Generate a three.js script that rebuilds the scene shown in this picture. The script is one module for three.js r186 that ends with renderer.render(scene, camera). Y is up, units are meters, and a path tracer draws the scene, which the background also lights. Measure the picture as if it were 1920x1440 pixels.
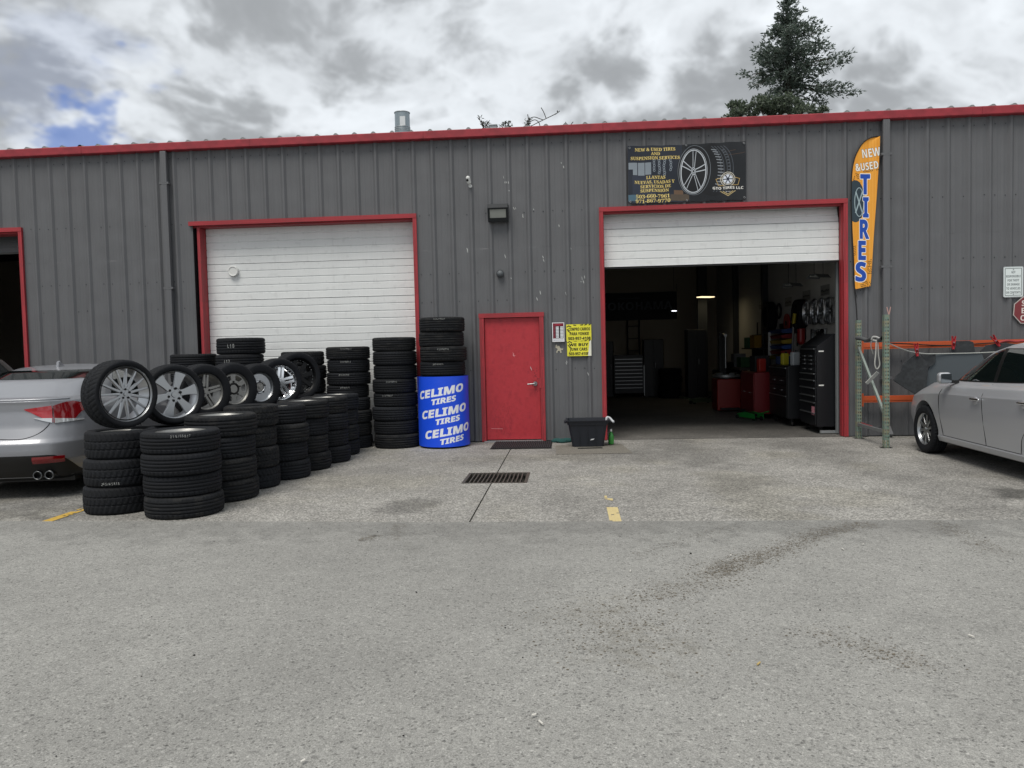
import * as THREE from 'three';
import { mergeGeometries, mergeVertices, toCreasedNormals } from 'three/addons/utils/BufferGeometryUtils.js';
import { RoundedBoxGeometry } from 'three/addons/geometries/RoundedBoxGeometry.js';
import { RectAreaLightUniformsLib } from 'three/addons/lights/RectAreaLightUniformsLib.js';
import { Brush, Evaluator, SUBTRACTION } from 'three-bvh-csg';

// ---------- camera ----------
const scene = new THREE.Scene();
const camera = new THREE.PerspectiveCamera(53.072, 4 / 3, 0.1, 900);
camera.rotation.order = 'YXZ';
camera.rotation.set(-0.04614, 0.07366, -0.02328);
camera.position.set(0.885, 1.5, 12.308);
camera.updateMatrixWorld(true);

// ---------- random numbers and noise ----------
function rng(seed) { let a = seed >>> 0; return () => { a = (a + 0x6D2B79F5) | 0; let t = Math.imul(a ^ (a >>> 15), 1 | a); t = (t + Math.imul(t ^ (t >>> 7), 61 | t)) ^ t; return ((t ^ (t >>> 14)) >>> 0) / 4294967296; }; }
const PERM = new Float32Array(65536); { const r = rng(77); for (let i = 0; i < 65536; i++) PERM[i] = r(); }
const lat = (x, y) => PERM[((x & 255) | ((y & 255) << 8))];
function vnoise(x, y) {
  const xi = Math.floor(x), yi = Math.floor(y); let fx = x - xi, fy = y - yi;
  fx = fx * fx * fx * (fx * (fx * 6 - 15) + 10); fy = fy * fy * fy * (fy * (fy * 6 - 15) + 10);
  const a = lat(xi, yi), b = lat(xi + 1, yi), c = lat(xi, yi + 1), d = lat(xi + 1, yi + 1);
  return a + (b - a) * fx + (c - a) * fy + (a - b - c + d) * fx * fy;
}
function fbm(x, y, oct = 5, gain = 0.5) { let s = 0, a = 1, t = 0; for (let i = 0; i < oct; i++) { s += a * vnoise(x, y); t += a; a *= gain; const nx = x * 1.6 + y * 1.2 + 17.3; y = y * 1.6 - x * 1.2 + 5.7; x = nx; } return s / t; }
function billow(x, y) { let s = 0, a = 1, t = 0; for (let i = 0; i < 6; i++) { s += a * Math.abs(vnoise(x, y) * 2 - 1); t += a; a *= 0.52; const nx = x * 1.62 + y * 1.22 + 11.3; y = y * 1.62 - x * 1.22 + 4.7; x = nx; } return s / t; }
const clamp = (x, a = 0, b = 1) => Math.min(b, Math.max(a, x));
const smooth = (a, b, x) => { const t = clamp((x - a) / (b - a)); return t * t * (3 - 2 * t); };
const lerp = (a, b, t) => a + (b - a) * t;

// ---------- measured points: where the line of sight through a picture point meets a plane of the place ----------
function sight(u, v) { return new THREE.Vector3((u - 960) / 1441.82, -(v - 720) / 1441.82, -1).applyQuaternion(camera.quaternion); }
const atZ = (u, v, z) => { const d = sight(u, v); return camera.position.clone().addScaledVector(d, (z - camera.position.z) / d.z); };
const atX = (u, v, x) => { const d = sight(u, v); return camera.position.clone().addScaledVector(d, (x - camera.position.x) / d.x); };
const onGround = (u, v, y = 0) => { const d = sight(u, v); return camera.position.clone().addScaledVector(d, (y - camera.position.y) / d.y); };

// ---------- sky: broken overcast with one blue gap ----------
const SKYW = 3072, SKYH = 1536;
{
  const data = new Float32Array(SKYW * SKYH * 4);
  const gap = sight(188, 222).normalize(), gap2 = sight(95, 130).normalize();
  for (let j = 0; j < SKYH; j++) {
    const el = ((j + 0.5) / SKYH - 0.5) * Math.PI, sy = Math.sin(el), cy = Math.cos(el);
    for (let i = 0; i < SKYW; i++) {
      const ph = ((i + 0.5) / SKYW - 0.5) * 2 * Math.PI, k = (j * SKYW + i) * 4;
      let r, g, b;
      if (sy < -0.02) { r = g = b = 0.1; } else {
        const dx = Math.cos(ph) * cy, dz = Math.sin(ph) * cy, h = Math.max(sy, 0) + 0.36;
        const X = dx / h, Z = dz / h;
        const w1 = fbm(X * 2.4 + 3.1, Z * 2.4 + 9.2, 4), w2 = fbm(X * 2.4 + 31.1, Z * 2.4 + 2.2, 4);
        const px = X * 3.0 + (w1 - 0.5) * 0.5 + Z * 0.5, pz = Z * 3.0 + (w2 - 0.5) * 0.5;
        const big = fbm(px * 0.8 + 40.3, pz * 0.8 + 12.9, 3), puff = billow(px * 1.5 + 7.7, pz * 1.5 + 3.3), fine = fbm(px * 5.5 + 90, pz * 5.5 + 20, 5, 0.58);
        const body = puff * 0.62 + (big - 0.5) * 0.55 + (fine - 0.5) * 0.5; // rounded cells: thick and grey inside, thin and bright along their edges
        const edge = 1 - smooth(0.02, 0.34, body);
        const L = 0.22 + 0.3 * edge * (0.55 + 0.6 * fine) + 0.05 * (1 - smooth(0.2, 0.5, body)) + 0.045 * (fine - 0.5);
        r = L * 0.945; g = L * 0.995; b = L * 1.045;
        // where the cloud layer opens the blue air shows
        const cg = dx * gap.x + sy * gap.y + dz * gap.z, cg2 = dx * gap2.x + sy * gap2.y + dz * gap2.z;
        const a1 = Math.acos(clamp(cg, -1, 1)), a2 = Math.acos(clamp(cg2, -1, 1));
        const rag = fbm(X * 6.5 + 2, Z * 6.5 + 8, 5, 0.6) - 0.5;
        const hole = Math.max(0.8 * smooth(0.038, 0.004, a1 + rag * 0.2), 0.16 * smooth(0.075, 0.02, a2 + rag * 0.22), 0.8 * smooth(0.2, 0.13, fbm(X * 0.8 + 80, Z * 0.8 + 50, 4) + rag * 0.2));
        r = lerp(r, 0.075, hole); g = lerp(g, 0.14, hole); b = lerp(b, 0.34, hole);
      }
      data[k] = r; data[k + 1] = g; data[k + 2] = b; data[k + 3] = 1;
    }
  }
  const sky = new THREE.DataTexture(data, SKYW, SKYH, THREE.RGBAFormat, THREE.FloatType);
  sky.mapping = THREE.EquirectangularReflectionMapping; sky.magFilter = THREE.LinearFilter; sky.minFilter = THREE.LinearFilter; sky.colorSpace = THREE.LinearSRGBColorSpace; sky.needsUpdate = true;
  scene.background = sky; scene.environment = sky;
}
// ---------- sun veiled by cloud ----------
const sun = new THREE.DirectionalLight(0xfff9f0, 1.5);
sun.position.set(-6, 29, 18); sun.target.position.set(0, 0, 4); scene.add(sun, sun.target);
sun.castShadow = true; sun.shadow.radius = 56; sun.shadow.mapSize.set(2048, 2048);
Object.assign(sun.shadow.camera, { left: -22, right: 22, top: 22, bottom: -22, near: 1, far: 80 });

const renderer = new THREE.WebGLRenderer({ antialias: true });
renderer.toneMapping = THREE.LinearToneMapping;
renderer.toneMappingExposure = 1.72;
renderer.shadowMap.enabled = true; renderer.shadowMap.type = THREE.PCFSoftShadowMap;
RectAreaLightUniformsLib.init();

// ---------- naming ----------
const taken = {};
function numbered(n) { const k = taken[n] = (taken[n] ?? -1) + 1; return k ? `${n}_${String(k).padStart(3, '0')}` : n; }
function shade(o) { o.traverse((m) => { if (m.isMesh) { m.castShadow = true; m.receiveShadow = true; } }); return o; }
function part(name, geo, mat, parent) { const m = new THREE.Mesh(geo, mat); m.name = name; m.castShadow = m.receiveShadow = true; parent.add(m); return m; }
function sub(name, parent) { const g = new THREE.Group(); g.name = name; parent.add(g); return g; }
function thing(name, label, category, pos = [0, 0, 0], turn = 0, group) {
  const o = new THREE.Group(); o.name = numbered(name); o.position.set(...pos); o.rotation.y = turn;
  o.userData = { label, category }; if (group) o.userData.group = group; scene.add(o); return o;
}
function solo(name, geo, mat, label, category, group) {
  const m = new THREE.Mesh(geo, mat); m.name = numbered(name); m.castShadow = m.receiveShadow = true;
  m.userData = { label, category }; if (group) m.userData.group = group; scene.add(m); return m;
}
function structure(name, geo, mat) { const m = new THREE.Mesh(geo, mat); m.name = numbered(name); m.userData.kind = 'structure'; m.castShadow = m.receiveShadow = true; scene.add(m); return m; }
function dup(o, label) { const c = o.clone(); c.name = numbered(o.name.replace(/_\d{3}$/, '')); c.userData = { ...o.userData, label }; scene.add(c); return c; }

// ---------- geometry helpers ----------
const box = (x0, x1, y0, y1, z0, z1) => { const g = new THREE.BoxGeometry(x1 - x0, y1 - y0, z1 - z0); g.translate((x0 + x1) / 2, (y0 + y1) / 2, (z0 + z1) / 2); return g; };
const rbox = (x0, x1, y0, y1, z0, z1, r = 0.01, s = 2) => { const g = new RoundedBoxGeometry(x1 - x0, y1 - y0, z1 - z0, s, r); g.translate((x0 + x1) / 2, (y0 + y1) / 2, (z0 + z1) / 2); return g; };
const V3 = (x, y, z) => new THREE.Vector3(x, y, z);
function bar(a, b, r, seg = 8, r2 = r) { const d = b.clone().sub(a), g = new THREE.CylinderGeometry(r2, r, d.length(), seg); g.applyQuaternion(new THREE.Quaternion().setFromUnitVectors(V3(0, 1, 0), d.clone().normalize())); const c = a.clone().add(b).multiplyScalar(0.5); g.translate(c.x, c.y, c.z); return g; }
function flatBar(a, b, w, t) { const d = b.clone().sub(a), g = new THREE.BoxGeometry(w, d.length(), t); g.applyQuaternion(new THREE.Quaternion().setFromUnitVectors(V3(0, 1, 0), d.clone().normalize())); const c = a.clone().add(b).multiplyScalar(0.5); g.translate(c.x, c.y, c.z); return g; }
const tube = (pts, r, seg = 40, rad = 6) => new THREE.TubeGeometry(new THREE.CatmullRomCurve3(pts), seg, r, rad, false);
function plain(gs) { return gs.map((g) => { const n = g.index ? g.toNonIndexed() : g; for (const k of Object.keys(n.attributes)) if (!['position', 'normal', 'uv'].includes(k)) n.deleteAttribute(k); return n; }); }
const merge = (gs) => mergeGeometries(plain(gs));
function extrude(pts, depth, bevel = 0) { const s = pts.isShape ? pts : new THREE.Shape(pts.map(([x, y]) => new THREE.Vector2(x, y))); return new THREE.ExtrudeGeometry(s, { depth, bevelEnabled: bevel > 0, bevelSize: bevel, bevelThickness: bevel, bevelSegments: 2, curveSegments: 16 }); }
function grid(nu, nv, f) { // f(s,t) -> [x,y,z]; faces look along du x dv
  const p = [], uv = [], ix = [];
  for (let j = 0; j <= nv; j++) for (let i = 0; i <= nu; i++) { p.push(...f(i / nu, j / nv)); uv.push(i / nu, j / nv); }
  for (let j = 0; j < nv; j++) for (let i = 0; i < nu; i++) { const a = j * (nu + 1) + i, b = a + 1, c = a + nu + 1, d = c + 1; ix.push(a, b, d, a, d, c); }
  const g = new THREE.BufferGeometry(); g.setAttribute('position', new THREE.Float32BufferAttribute(p, 3)); g.setAttribute('uv', new THREE.Float32BufferAttribute(uv, 2)); g.setIndex(ix); g.computeVertexNormals(); return g;
}
function metreUV(g, ax = 'x', ay = 'y', s = 1) { const p = g.attributes.position, I = { x: 0, y: 1, z: 2 }, uv = new Float32Array(p.count * 2); for (let i = 0; i < p.count; i++) { uv[2 * i] = p.array[3 * i + I[ax]] * s; uv[2 * i + 1] = p.array[3 * i + I[ay]] * s; } g.setAttribute('uv', new THREE.BufferAttribute(uv, 2)); return g; }

// ---------- texture helpers ----------
function dataTex(w, h, f, srgb = true, rep = true) {
  const d = new Uint8Array(w * h * 4);
  for (let j = 0; j < h; j++) for (let i = 0; i < w; i++) { const c = f(i, j), k = (j * w + i) * 4; if (typeof c === 'number') { d[k] = d[k + 1] = d[k + 2] = clamp(c, 0, 255); } else { d[k] = clamp(c[0], 0, 255); d[k + 1] = clamp(c[1], 0, 255); d[k + 2] = clamp(c[2], 0, 255); } d[k + 3] = 255; }
  const t = new THREE.DataTexture(d, w, h); t.magFilter = THREE.LinearFilter; t.minFilter = THREE.LinearFilter; if (rep) t.wrapS = t.wrapT = THREE.RepeatWrapping; if (srgb) t.colorSpace = THREE.SRGBColorSpace; t.needsUpdate = true; return t;
}
function canvasTex(w, h, draw, srgb = true) { const c = document.createElement('canvas'); c.width = w; c.height = h; const x = c.getContext('2d'); draw(x, w, h); const t = new THREE.CanvasTexture(c); if (srgb) t.colorSpace = THREE.SRGBColorSpace; t.anisotropy = 8; return t; }
const std = (o) => new THREE.MeshStandardMaterial(o), phys = (o) => new THREE.MeshPhysicalMaterial(o);
function tileNoise(x, y, per, seed) { // value noise that repeats after per cells
  const xi = Math.floor(x), yi = Math.floor(y); let fx = x - xi, fy = y - yi; fx = fx * fx * (3 - 2 * fx); fy = fy * fy * (3 - 2 * fy);
  const q = (a, b) => lat(((a % per) + per) % per + seed * 13, ((b % per) + per) % per + seed * 7);
  return lerp(lerp(q(xi, yi), q(xi + 1, yi), fx), lerp(q(xi, yi + 1), q(xi + 1, yi + 1), fx), fy);
}
const white2 = (n, seed) => { const r = rng(seed), a = new Float32Array(n * n); for (let i = 0; i < a.length; i++) a[i] = r(); return a; };

// ---------- shared materials ----------
const M = {
  rubber: null,
  wallGrey: null,
  red: null,
  black: std({ color: 0x0c0d0f, roughness: 0.55 }),
  darkMetal: std({ color: 0x1b1d20, roughness: 0.5, metalness: 0.3 }),
  steel: std({ color: 0x9a9c9e, roughness: 0.35, metalness: 1 }),
  galv: std({ color: 0xa9aeb0, roughness: 0.5, metalness: 0.7 }),
  plasticBlack: std({ color: 0x15171b, roughness: 0.45 }),
  white: std({ color: 0xdcdedc, roughness: 0.6 }),
};

// ================= GROUND =================
const asphaltTex = (() => { // worn grey asphalt: fine sand, scattered dark and pale stones
  const N = 2048, w = white2(N, 5), st = new Float32Array(N * N), r = rng(91);
  for (let k = 0; k < 90000; k++) { // 2 to 8 px stones, one pixel is 2.4 mm
    const cx = Math.floor(r() * N), cy = Math.floor(r() * N), rad = 0.9 + r() * r() * 2.4, val = (r() < 0.5 ? -1 : 1) * (0.35 + r() * 0.65), e = 0.5 + r();
    for (let y = -4; y <= 4; y++) for (let x = -4; x <= 4; x++) if (x * x * e + y * y / e < rad * rad) st[((cy + y + N) % N) * N + (cx + x + N) % N] = val;
  }
  for (let k = 0; k < 2600; k++) { // shallow pits, a centimetre or two across, ragged
    const cx = Math.floor(r() * N), cy = Math.floor(r() * N), e = 0.35 + r(), rad = 2 + r() * r() * 5, dp = -(0.12 + r() * 0.45); for (let y = -8; y <= 8; y++) for (let x = -8; x <= 8; x++) if (x * x * e + y * y / e < rad * rad * (0.4 + r())) st[((cy + y + N) % N) * N + (cx + x + N) % N] = dp;
  }
  return dataTex(N, N, (i, j) => {
    const f = w[j * N + i] - 0.5, g = w[((j >> 1) * N + (i >> 1)) % (N * N)] - 0.5, s = st[j * N + i];
    const b = tileNoise(i / 32, j / 32, 64, 1) - 0.5, c = tileNoise(i / 128, j / 128, 16, 2) - 0.5, h = tileNoise(i / 8, j / 8, 256 >> 0, 3) - 0.5;
    const v = 141 + f * 40 + g * 20 + h * 10 + b * 5 + c * 4 + (s < 0 ? s * 46 : s * 24);
    return [v * 1.0, v * 0.998, v * 0.972];
  });
})();
const asphaltBump = (() => { const N = 1024, w = white2(N, 15); return dataTex(N, N, (i, j) => 128 + (w[j * N + i] - 0.5) * 110 + (tileNoise(i / 4, j / 4, 256, 4) - 0.5) * 110, false); })();
const concreteTex = (() => { // weathered concrete with the aggregate showing
  const N = 2048, w = white2(N, 25), st = new Float32Array(N * N), r = rng(191);
  for (let k = 0; k < 150000; k++) {
    const cx = Math.floor(r() * N), cy = Math.floor(r() * N), rad = 1.2 + r() * 2.9, val = (r() < 0.5 ? -1 : 1) * (0.25 + r() * 0.75);
    for (let y = -4; y <= 4; y++) for (let x = -4; x <= 4; x++) if (x * x + y * y < rad * rad) st[((cy + y + N) % N) * N + (cx + x + N) % N] = val;
  }
  return dataTex(N, N, (i, j) => {
    const f = w[j * N + i] - 0.5, s = st[j * N + i], b = tileNoise(i / 64, j / 64, 32, 5) - 0.5, c = tileNoise(i / 16, j / 16, 128, 6) - 0.5;
    const v = 141 + f * 24 + b * 10 + c * 12 + s * 40;
    return [v * 1.0, v * 0.992, v * 0.965];
  });
})();
const asphaltMat = std({ map: asphaltTex, vertexColors: true, roughness: 0.93, bumpMap: asphaltBump, bumpScale: 0.0035 });
const concreteMat = std({ map: concreteTex, vertexColors: true, roughness: 0.9, bumpMap: asphaltBump, bumpScale: 0.002 });

function axisSteps(list) { const o = []; for (const [a, b, s] of list) { const n = Math.max(1, Math.round((b - a) / s)); for (let i = 0; i < n; i++) o.push(a + (b - a) * i / n); } o.push(list[list.length - 1][1]); return o; }
function sheet(xs, zs, yf, colf, zmap, skip) {
  const p = [], uv = [], c = [], ix = [], nx = xs.length;
  for (const z0 of zs) for (const x of xs) { const z = zmap ? zmap(x, z0) : z0; p.push(x, yf(x, z), z); uv.push(x / 5, -z / 5); c.push(...colf(x, z)); }
  for (let j = 0; j < zs.length - 1; j++) for (let i = 0; i < nx - 1; i++) {
    if (skip && skip((xs[i] + xs[i + 1]) / 2, (zs[j] + zs[j + 1]) / 2)) continue;
    const a = j * nx + i, b = a + 1, d = a + nx, e = d + 1; ix.push(a, d, e, a, e, b);
  }
  const g = new THREE.BufferGeometry(); g.setAttribute('position', new THREE.Float32BufferAttribute(p, 3)); g.setAttribute('uv', new THREE.Float32BufferAttribute(uv, 2)); g.setAttribute('color', new THREE.Float32BufferAttribute(c, 3)); g.setIndex(ix); g.computeVertexNormals(); return g;
}
function segDist(x, z, pl) { let best = 1e9; for (let i = 0; i < pl.length - 1; i++) { const a = pl[i], b = pl[i + 1], dx = b.x - a.x, dz = b.z - a.z, t = clamp(((x - a.x) * dx + (z - a.z) * dz) / (dx * dx + dz * dz)); best = Math.min(best, Math.hypot(x - a.x - dx * t, z - a.z - dz * t)); } return best; }
const G = (u, v) => onGround(u, v);
// tyre rubber, oil and rust left on the asphalt
const stains = [
  { line: [G(1625, 984), G(1540, 1002), G(1470, 1032), G(1400, 1052), G(1335, 1082)], w: 0.11, k: 0.2, tint: [1, 0.97, 0.94] },
  { line: [G(1400, 1052), G(1310, 1095), G(1200, 1130)], w: 0.16, k: 0.1, tint: [1, 0.96, 0.88] },
  { line: [G(1110, 1150), G(1160, 1185), G(1205, 1215)], w: 0.3, k: 0.12, tint: [1, 0.95, 0.85] },
  { line: [G(1765, 985), G(1815, 1010), G(1880, 1040)], w: 0.1, k: 0.12, tint: [1, 0.97, 0.94] },
  { line: [G(1530, 1188), G(1640, 1222), G(1735, 1250)], w: 0.09, k: 0.1, tint: [1, 0.95, 0.88] },
  { line: [G(1390, 985), G(1300, 1012), G(1190, 1045)], w: 0.08, k: 0.14, tint: [1, 1, 1] },
  { line: [G(680, 1014), G(702, 1006)], w: 0.05, k: 0.5, tint: [1, 0.98, 0.96] },
  { line: [G(748, 985), G(742, 1012)], w: 0.05, k: 0.3, tint: [1, 0.96, 0.92] },
  { line: [V3(-9, 0, 5.75), V3(0, 0, 5.95), V3(9, 0, 6.0)], w: 0.5, k: 0.24, tint: [1, 1, 1] },
];
const edgeZ = (x) => 5.752 + (x < 0 ? 0.036 * x : 0.011 * x) + (fbm(x * 3.1, 4.2, 4) - 0.5) * 0.03;
const asphaltColour = (x, z) => {
  let k = 0.97 + (fbm(x * 0.55 + 9, z * 0.55, 4) - 0.5) * 0.28 + (fbm(x * 2.7, z * 2.7 + 40, 4) - 0.5) * 0.14;
  let c = [k, k, k];
  const n = fbm(x * 7 + 3, z * 7, 4), n2 = vnoise(x * 23, z * 23), n3 = PERM[(Math.floor(x * 41 + 4000) * 131 + Math.floor(z * 41) * 977) & 65535] * 0.65 + n2 * 0.35;
  for (const s of stains) {
    const d = segDist(x, z, s.line) + (n - 0.5) * s.w * 2.4; if (d > s.w * 2) continue;
    const a = s.k * smooth(s.w * 1.25, s.w * 0.1, d) * (s.w > 0.4 ? 0.6 + 0.5 * n2 : 0.15 + 1.5 * smooth(0.35, 0.8, n3));
    c = c.map((v, i) => v * (1 - a * (1.05 - 0.05 * s.tint[i])) * lerp(1, s.tint[i], a * 2 > 1 ? 1 : a * 2));
  }
  return c;
};
{
  const xs = axisSteps([[-70, -10, 4], [-10, 10, 0.034], [10, 70, 4]]), zs = axisSteps([[0, 5.6, 0.034], [5.6, 12, 0.8], [12, 90, 6]]);
  structure('asphalt_yard', sheet(xs, zs, (x, z) => 0.008 + (fbm(x * 0.5, z * 0.5, 3) - 0.5) * 0.012, asphaltColour, (x, z) => lerp(edgeZ(x), 5.752, smooth(0, 3, z)) + z), asphaltMat);
  const earth = new THREE.PlaneGeometry(700, 700); earth.rotateX(-Math.PI / 2); earth.translate(0, -0.46, 0);
  structure('ground', earth, std({ color: 0x4a4a46, roughness: 1 }));
}
// the grit of those marks: rubber crumbs and dirt lying in the texture
{
  const r = rng(616), P = [], ix = [], gs = [[0, 2800, 0.1], [1, 1100, 0.17], [2, 1100, 0.34], [3, 500, 0.1], [4, 420, 0.11], [5, 220, 0.08], [6, 160, 0.05], [7, 90, 0.06]];
  for (const [k, n, w] of gs) { const L = stains[k].line; for (let i = 0; i < n; i++) {
    const q = r() * (L.length - 1), a = Math.min(L.length - 2, Math.floor(q)), c = L[a].clone().lerp(L[a + 1], q - a), g = (r() + r() + r() - 1.5) * w * 1.5, h = (r() + r() + r() - 1.5) * w * 1.5, x = c.x + g, z = c.z + h; if (z < edgeZ(x) + 0.02) continue;
    const s = 0.0018 + r() * r() * 0.0058, y = 0.0135 + (fbm(x * 0.5, z * 0.5, 3) - 0.5) * 0.012 - 0.003, o = P.length / 3, t = r() * 6.28; for (let m = 0; m < 5; m++) { const al = t + m * 1.2566, d = s * (0.55 + r() * 0.8); P.push(x + Math.cos(al) * d * 1.3, y + r() * 0.001, z + Math.sin(al) * d * 0.8); } for (let m = 1; m < 4; m++) ix.push(o, o + m + 1, o + m);
  } }
  const g = new THREE.BufferGeometry(); g.setAttribute('position', new THREE.Float32BufferAttribute(P, 3)); g.setIndex(ix); g.computeVertexNormals();
  const m = new THREE.Mesh(g, std({ color: 0x6c6457, roughness: 1, side: THREE.DoubleSide })); m.name = 'dirt_crumbs'; m.userData = { kind: 'stuff', label: 'dark rubber crumbs and dirt along the skid marks on the asphalt', category: 'dirt' }; scene.add(m);
}
// concrete apron in two slabs with a joint at x = 0 and the drain cut out
const GR = { x0: -0.33, x1: 0.39, z0: 3.1, z1: 3.8 };
const oil = [
  { p: G(775, 948), r: 0.32, k: 0.4 }, { p: G(1300, 850), r: 1.3, k: 0.16 }, { p: G(1100, 850), r: 0.8, k: 0.22 }, { p: G(1500, 835), r: 1.2, k: 0.14 },
  { p: G(1860, 880), r: 1.0, k: 0.25 }, { p: G(1900, 925), r: 0.35, k: 0.6 }, { p: G(200, 935), r: 0.9, k: 0.3 }, { p: G(80, 940), r: 0.9, k: 0.3 }, { p: G(1250, 900), r: 0.7, k: 0.1 }, { p: G(1380, 905), r: 0.6, k: 0.1 }, { p: G(920, 862), r: 0.6, k: 0.14 },
];
const concreteColour = (x, z) => {
  let k = 0.92 + (fbm(x * 0.6 + 50, z * 0.6, 4) - 0.5) * 0.34 + (fbm(x * 2.6 + 7, z * 2.6 + 40, 5, 0.6) - 0.5) * 0.34;
  const n = fbm(x * 3.3 + 60, z * 3.3, 5, 0.6);
  for (const o of oil) { const d = Math.hypot(x - o.p.x, (z - o.p.z) * 0.8) / o.r + (n - 0.5) * 1.5; k *= 1 - o.k * smooth(1, 0.35, d); }
  // dark traffic film of rubber in the wheel tracks that lead through the doors
  for (const tx of [2.45, 4.2]) k *= 1 - 0.17 * smooth(0.5, 0.1, Math.abs(x - tx - (z * 0.06)) + (n - 0.5) * 0.9);
  const y = smooth(0.5, 0.75, fbm(x * 1.1 + 5, z * 1.1 + 90, 3));
  return [k * 1.0, k * (0.995 - 0.01 * y), k * (0.985 - 0.05 * y)];
};
{
  const skip = (x, z) => x > GR.x0 - 0.012 && x < GR.x1 + 0.012 && z > GR.z0 - 0.012 && z < GR.z1 + 0.012;
  const zs = [...new Set(axisSteps([[-0.03, GR.z0 - 0.012, 0.06], [GR.z0 - 0.012, GR.z1 + 0.012, 0.06], [GR.z1 + 0.012, 6.4, 0.06]]))];
  const flat = (x, z) => -0.0006 * 0;
  const L = axisSteps([[-40, -9, 3], [-9, GR.x0 - 0.012, 0.06], [GR.x0 - 0.012, -0.007, 0.06]]), R = axisSteps([[0.007, GR.x1 + 0.012, 0.06], [GR.x1 + 0.012, 9, 0.06], [9, 40, 3]]);
  for (const [xs, e] of [[L, -0.007], [R, 0.007]]) {
    const s = structure('concrete_apron', sheet(xs, zs, flat, concreteColour, null, skip), concreteMat);
    const lip = mergeGeometries([box(Math.min(e, e - Math.sign(-e) * -0.0), e + 0.0005, -0.05, -0.0005, -0.03, GR.z0 - 0.012), box(e, e + 0.0005, -0.05, -0.0005, GR.z1 + 0.012, 6.3)]);
    part('slab_edge', lip, std({ color: 0x7d7a72, roughness: 1 }), s);
  }
}
// painted bay lines, worn by traffic
{
  const paint = (pts, seed, keep) => { // a strip of paint broken into flakes where it has worn off
    const r = rng(seed), gs = [], [a, b, w] = pts, n = Math.ceil(a.distanceTo(b) / 0.035), m = Math.ceil(w / 0.03);
    const d = b.clone().sub(a), s = V3(d.z, 0, -d.x).normalize();
    for (let i = 0; i < n; i++) for (let j = 0; j < m; j++) {
      const q = fbm(i * 0.31 + seed, j * 0.4 + seed * 3, 3); if (q > keep(i / n) + (r() - 0.5) * 0.12) continue;
      const c = a.clone().addScaledVector(d, (i + 0.5) / n).addScaledVector(s, (((j + 0.5) / m) - 0.5) * w), g = new THREE.PlaneGeometry(w / m * (0.95 + r() * 0.2), d.length() / n * (0.95 + r() * 0.2)); g.rotateX(-Math.PI / 2); g.rotateY(Math.atan2(d.x, d.z)); g.translate(c.x, 0.004, c.z); gs.push(g);
    }
    return merge(gs);
  };
  const yellow = std({ color: 0xc2a048, roughness: 0.85 }), yellow2 = std({ color: 0xc9b886, roughness: 0.9 });
  const m1 = structure('bay_line', paint([V3(-3.955, 0, 5.62), V3(-3.955, 0, 3.2), 0.1], 4, () => 0.72), yellow);
  const m2 = structure('bay_line', paint([V3(1.262, 0, 5.75), V3(1.27, 0, 4.3), 0.1], 11, (t) => t < 0.4 ? 0.68 : t < 0.6 ? 0.16 : t < 0.85 ? 0.4 : 0.3), yellow2);
  m1.userData.label = 'yellow bay line beside the grey coupe'; m2.userData.label = 'worn yellow dashes on the apron before the open doorway';
}
// drain: pit and grate
{
  const t = thing('drain_grate', 'rectangular steel drain grate set in the concrete apron', 'drain grate', [(GR.x0 + GR.x1) / 2, 0, (GR.z0 + GR.z1) / 2]);
  const w = (GR.x1 - GR.x0) / 2, d = (GR.z1 - GR.z0) / 2, rust = std({ color: 0x5d5a55, roughness: 0.6, metalness: 0.6 });
  part('pit', merge([box(-w, w, -0.44, -0.4, -d, d), box(-w - 0.01, -w, -0.4, -0.042, -d, d), box(w, w + 0.01, -0.4, -0.042, -d, d), box(-w, w, -0.4, -0.042, -d - 0.01, -d), box(-w, w, -0.4, -0.042, d, d + 0.01)]), std({ color: 0x6f6c66, roughness: 1 }), t);
  part('frame', merge([box(-w - 0.01, -w + 0.025, -0.04, 0.003, -d - 0.01, d + 0.01), box(w - 0.025, w + 0.01, -0.04, 0.003, -d - 0.01, d + 0.01), box(-w + 0.025, w - 0.025, -0.04, 0.003, -d - 0.01, -d + 0.025), box(-w + 0.025, w - 0.025, -0.04, 0.003, d - 0.025, d + 0.01)]), rust, t);
  const g = box(-0.0075, 0.0075, -0.035, 0.002, -d + 0.025, d - 0.025);
  for (let i = 1; i < 14; i++) part('bar', g, rust, t).position.x = -w + 0.025 + (2 * w - 0.05) * i / 14;
}

// ================= BUILDING =================
const RIB = 0.3048, EAVE = 4.85;
const wallTex = (() => dataTex(1024, 1024, (i, j) => { // faded coil-coat paint: vertical rain streaks and a little chalking
  const s = tileNoise(i / 6, j / 256, 170 & 255, 7) - 0.5, b = tileNoise(i / 64, j / 64, 16, 8) - 0.5, f = tileNoise(i / 2, j / 24, 512 & 255, 9) - 0.5;
  const v = 1 + s * 0.03 + b * 0.05 + f * 0.02; return [97 * v, 98.5 * v, 101.5 * v];
}))();
wallTex.repeat.set(1 / 3.1, 1 / 3.1);
const wallBump = dataTex(512, 512, (i, j) => 128 + (tileNoise(i / 32, j / 64, 16, 21) - 0.5) * 150 + (tileNoise(i / 12, j / 20, 42, 22) - 0.5) * 50, false); wallBump.repeat.set(1 / 3.1, 1 / 3.1);
M.wallGrey = std({ map: wallTex, roughness: 0.55, bumpMap: wallBump, bumpScale: 0.006 }); // thin sheet is never quite flat
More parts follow.
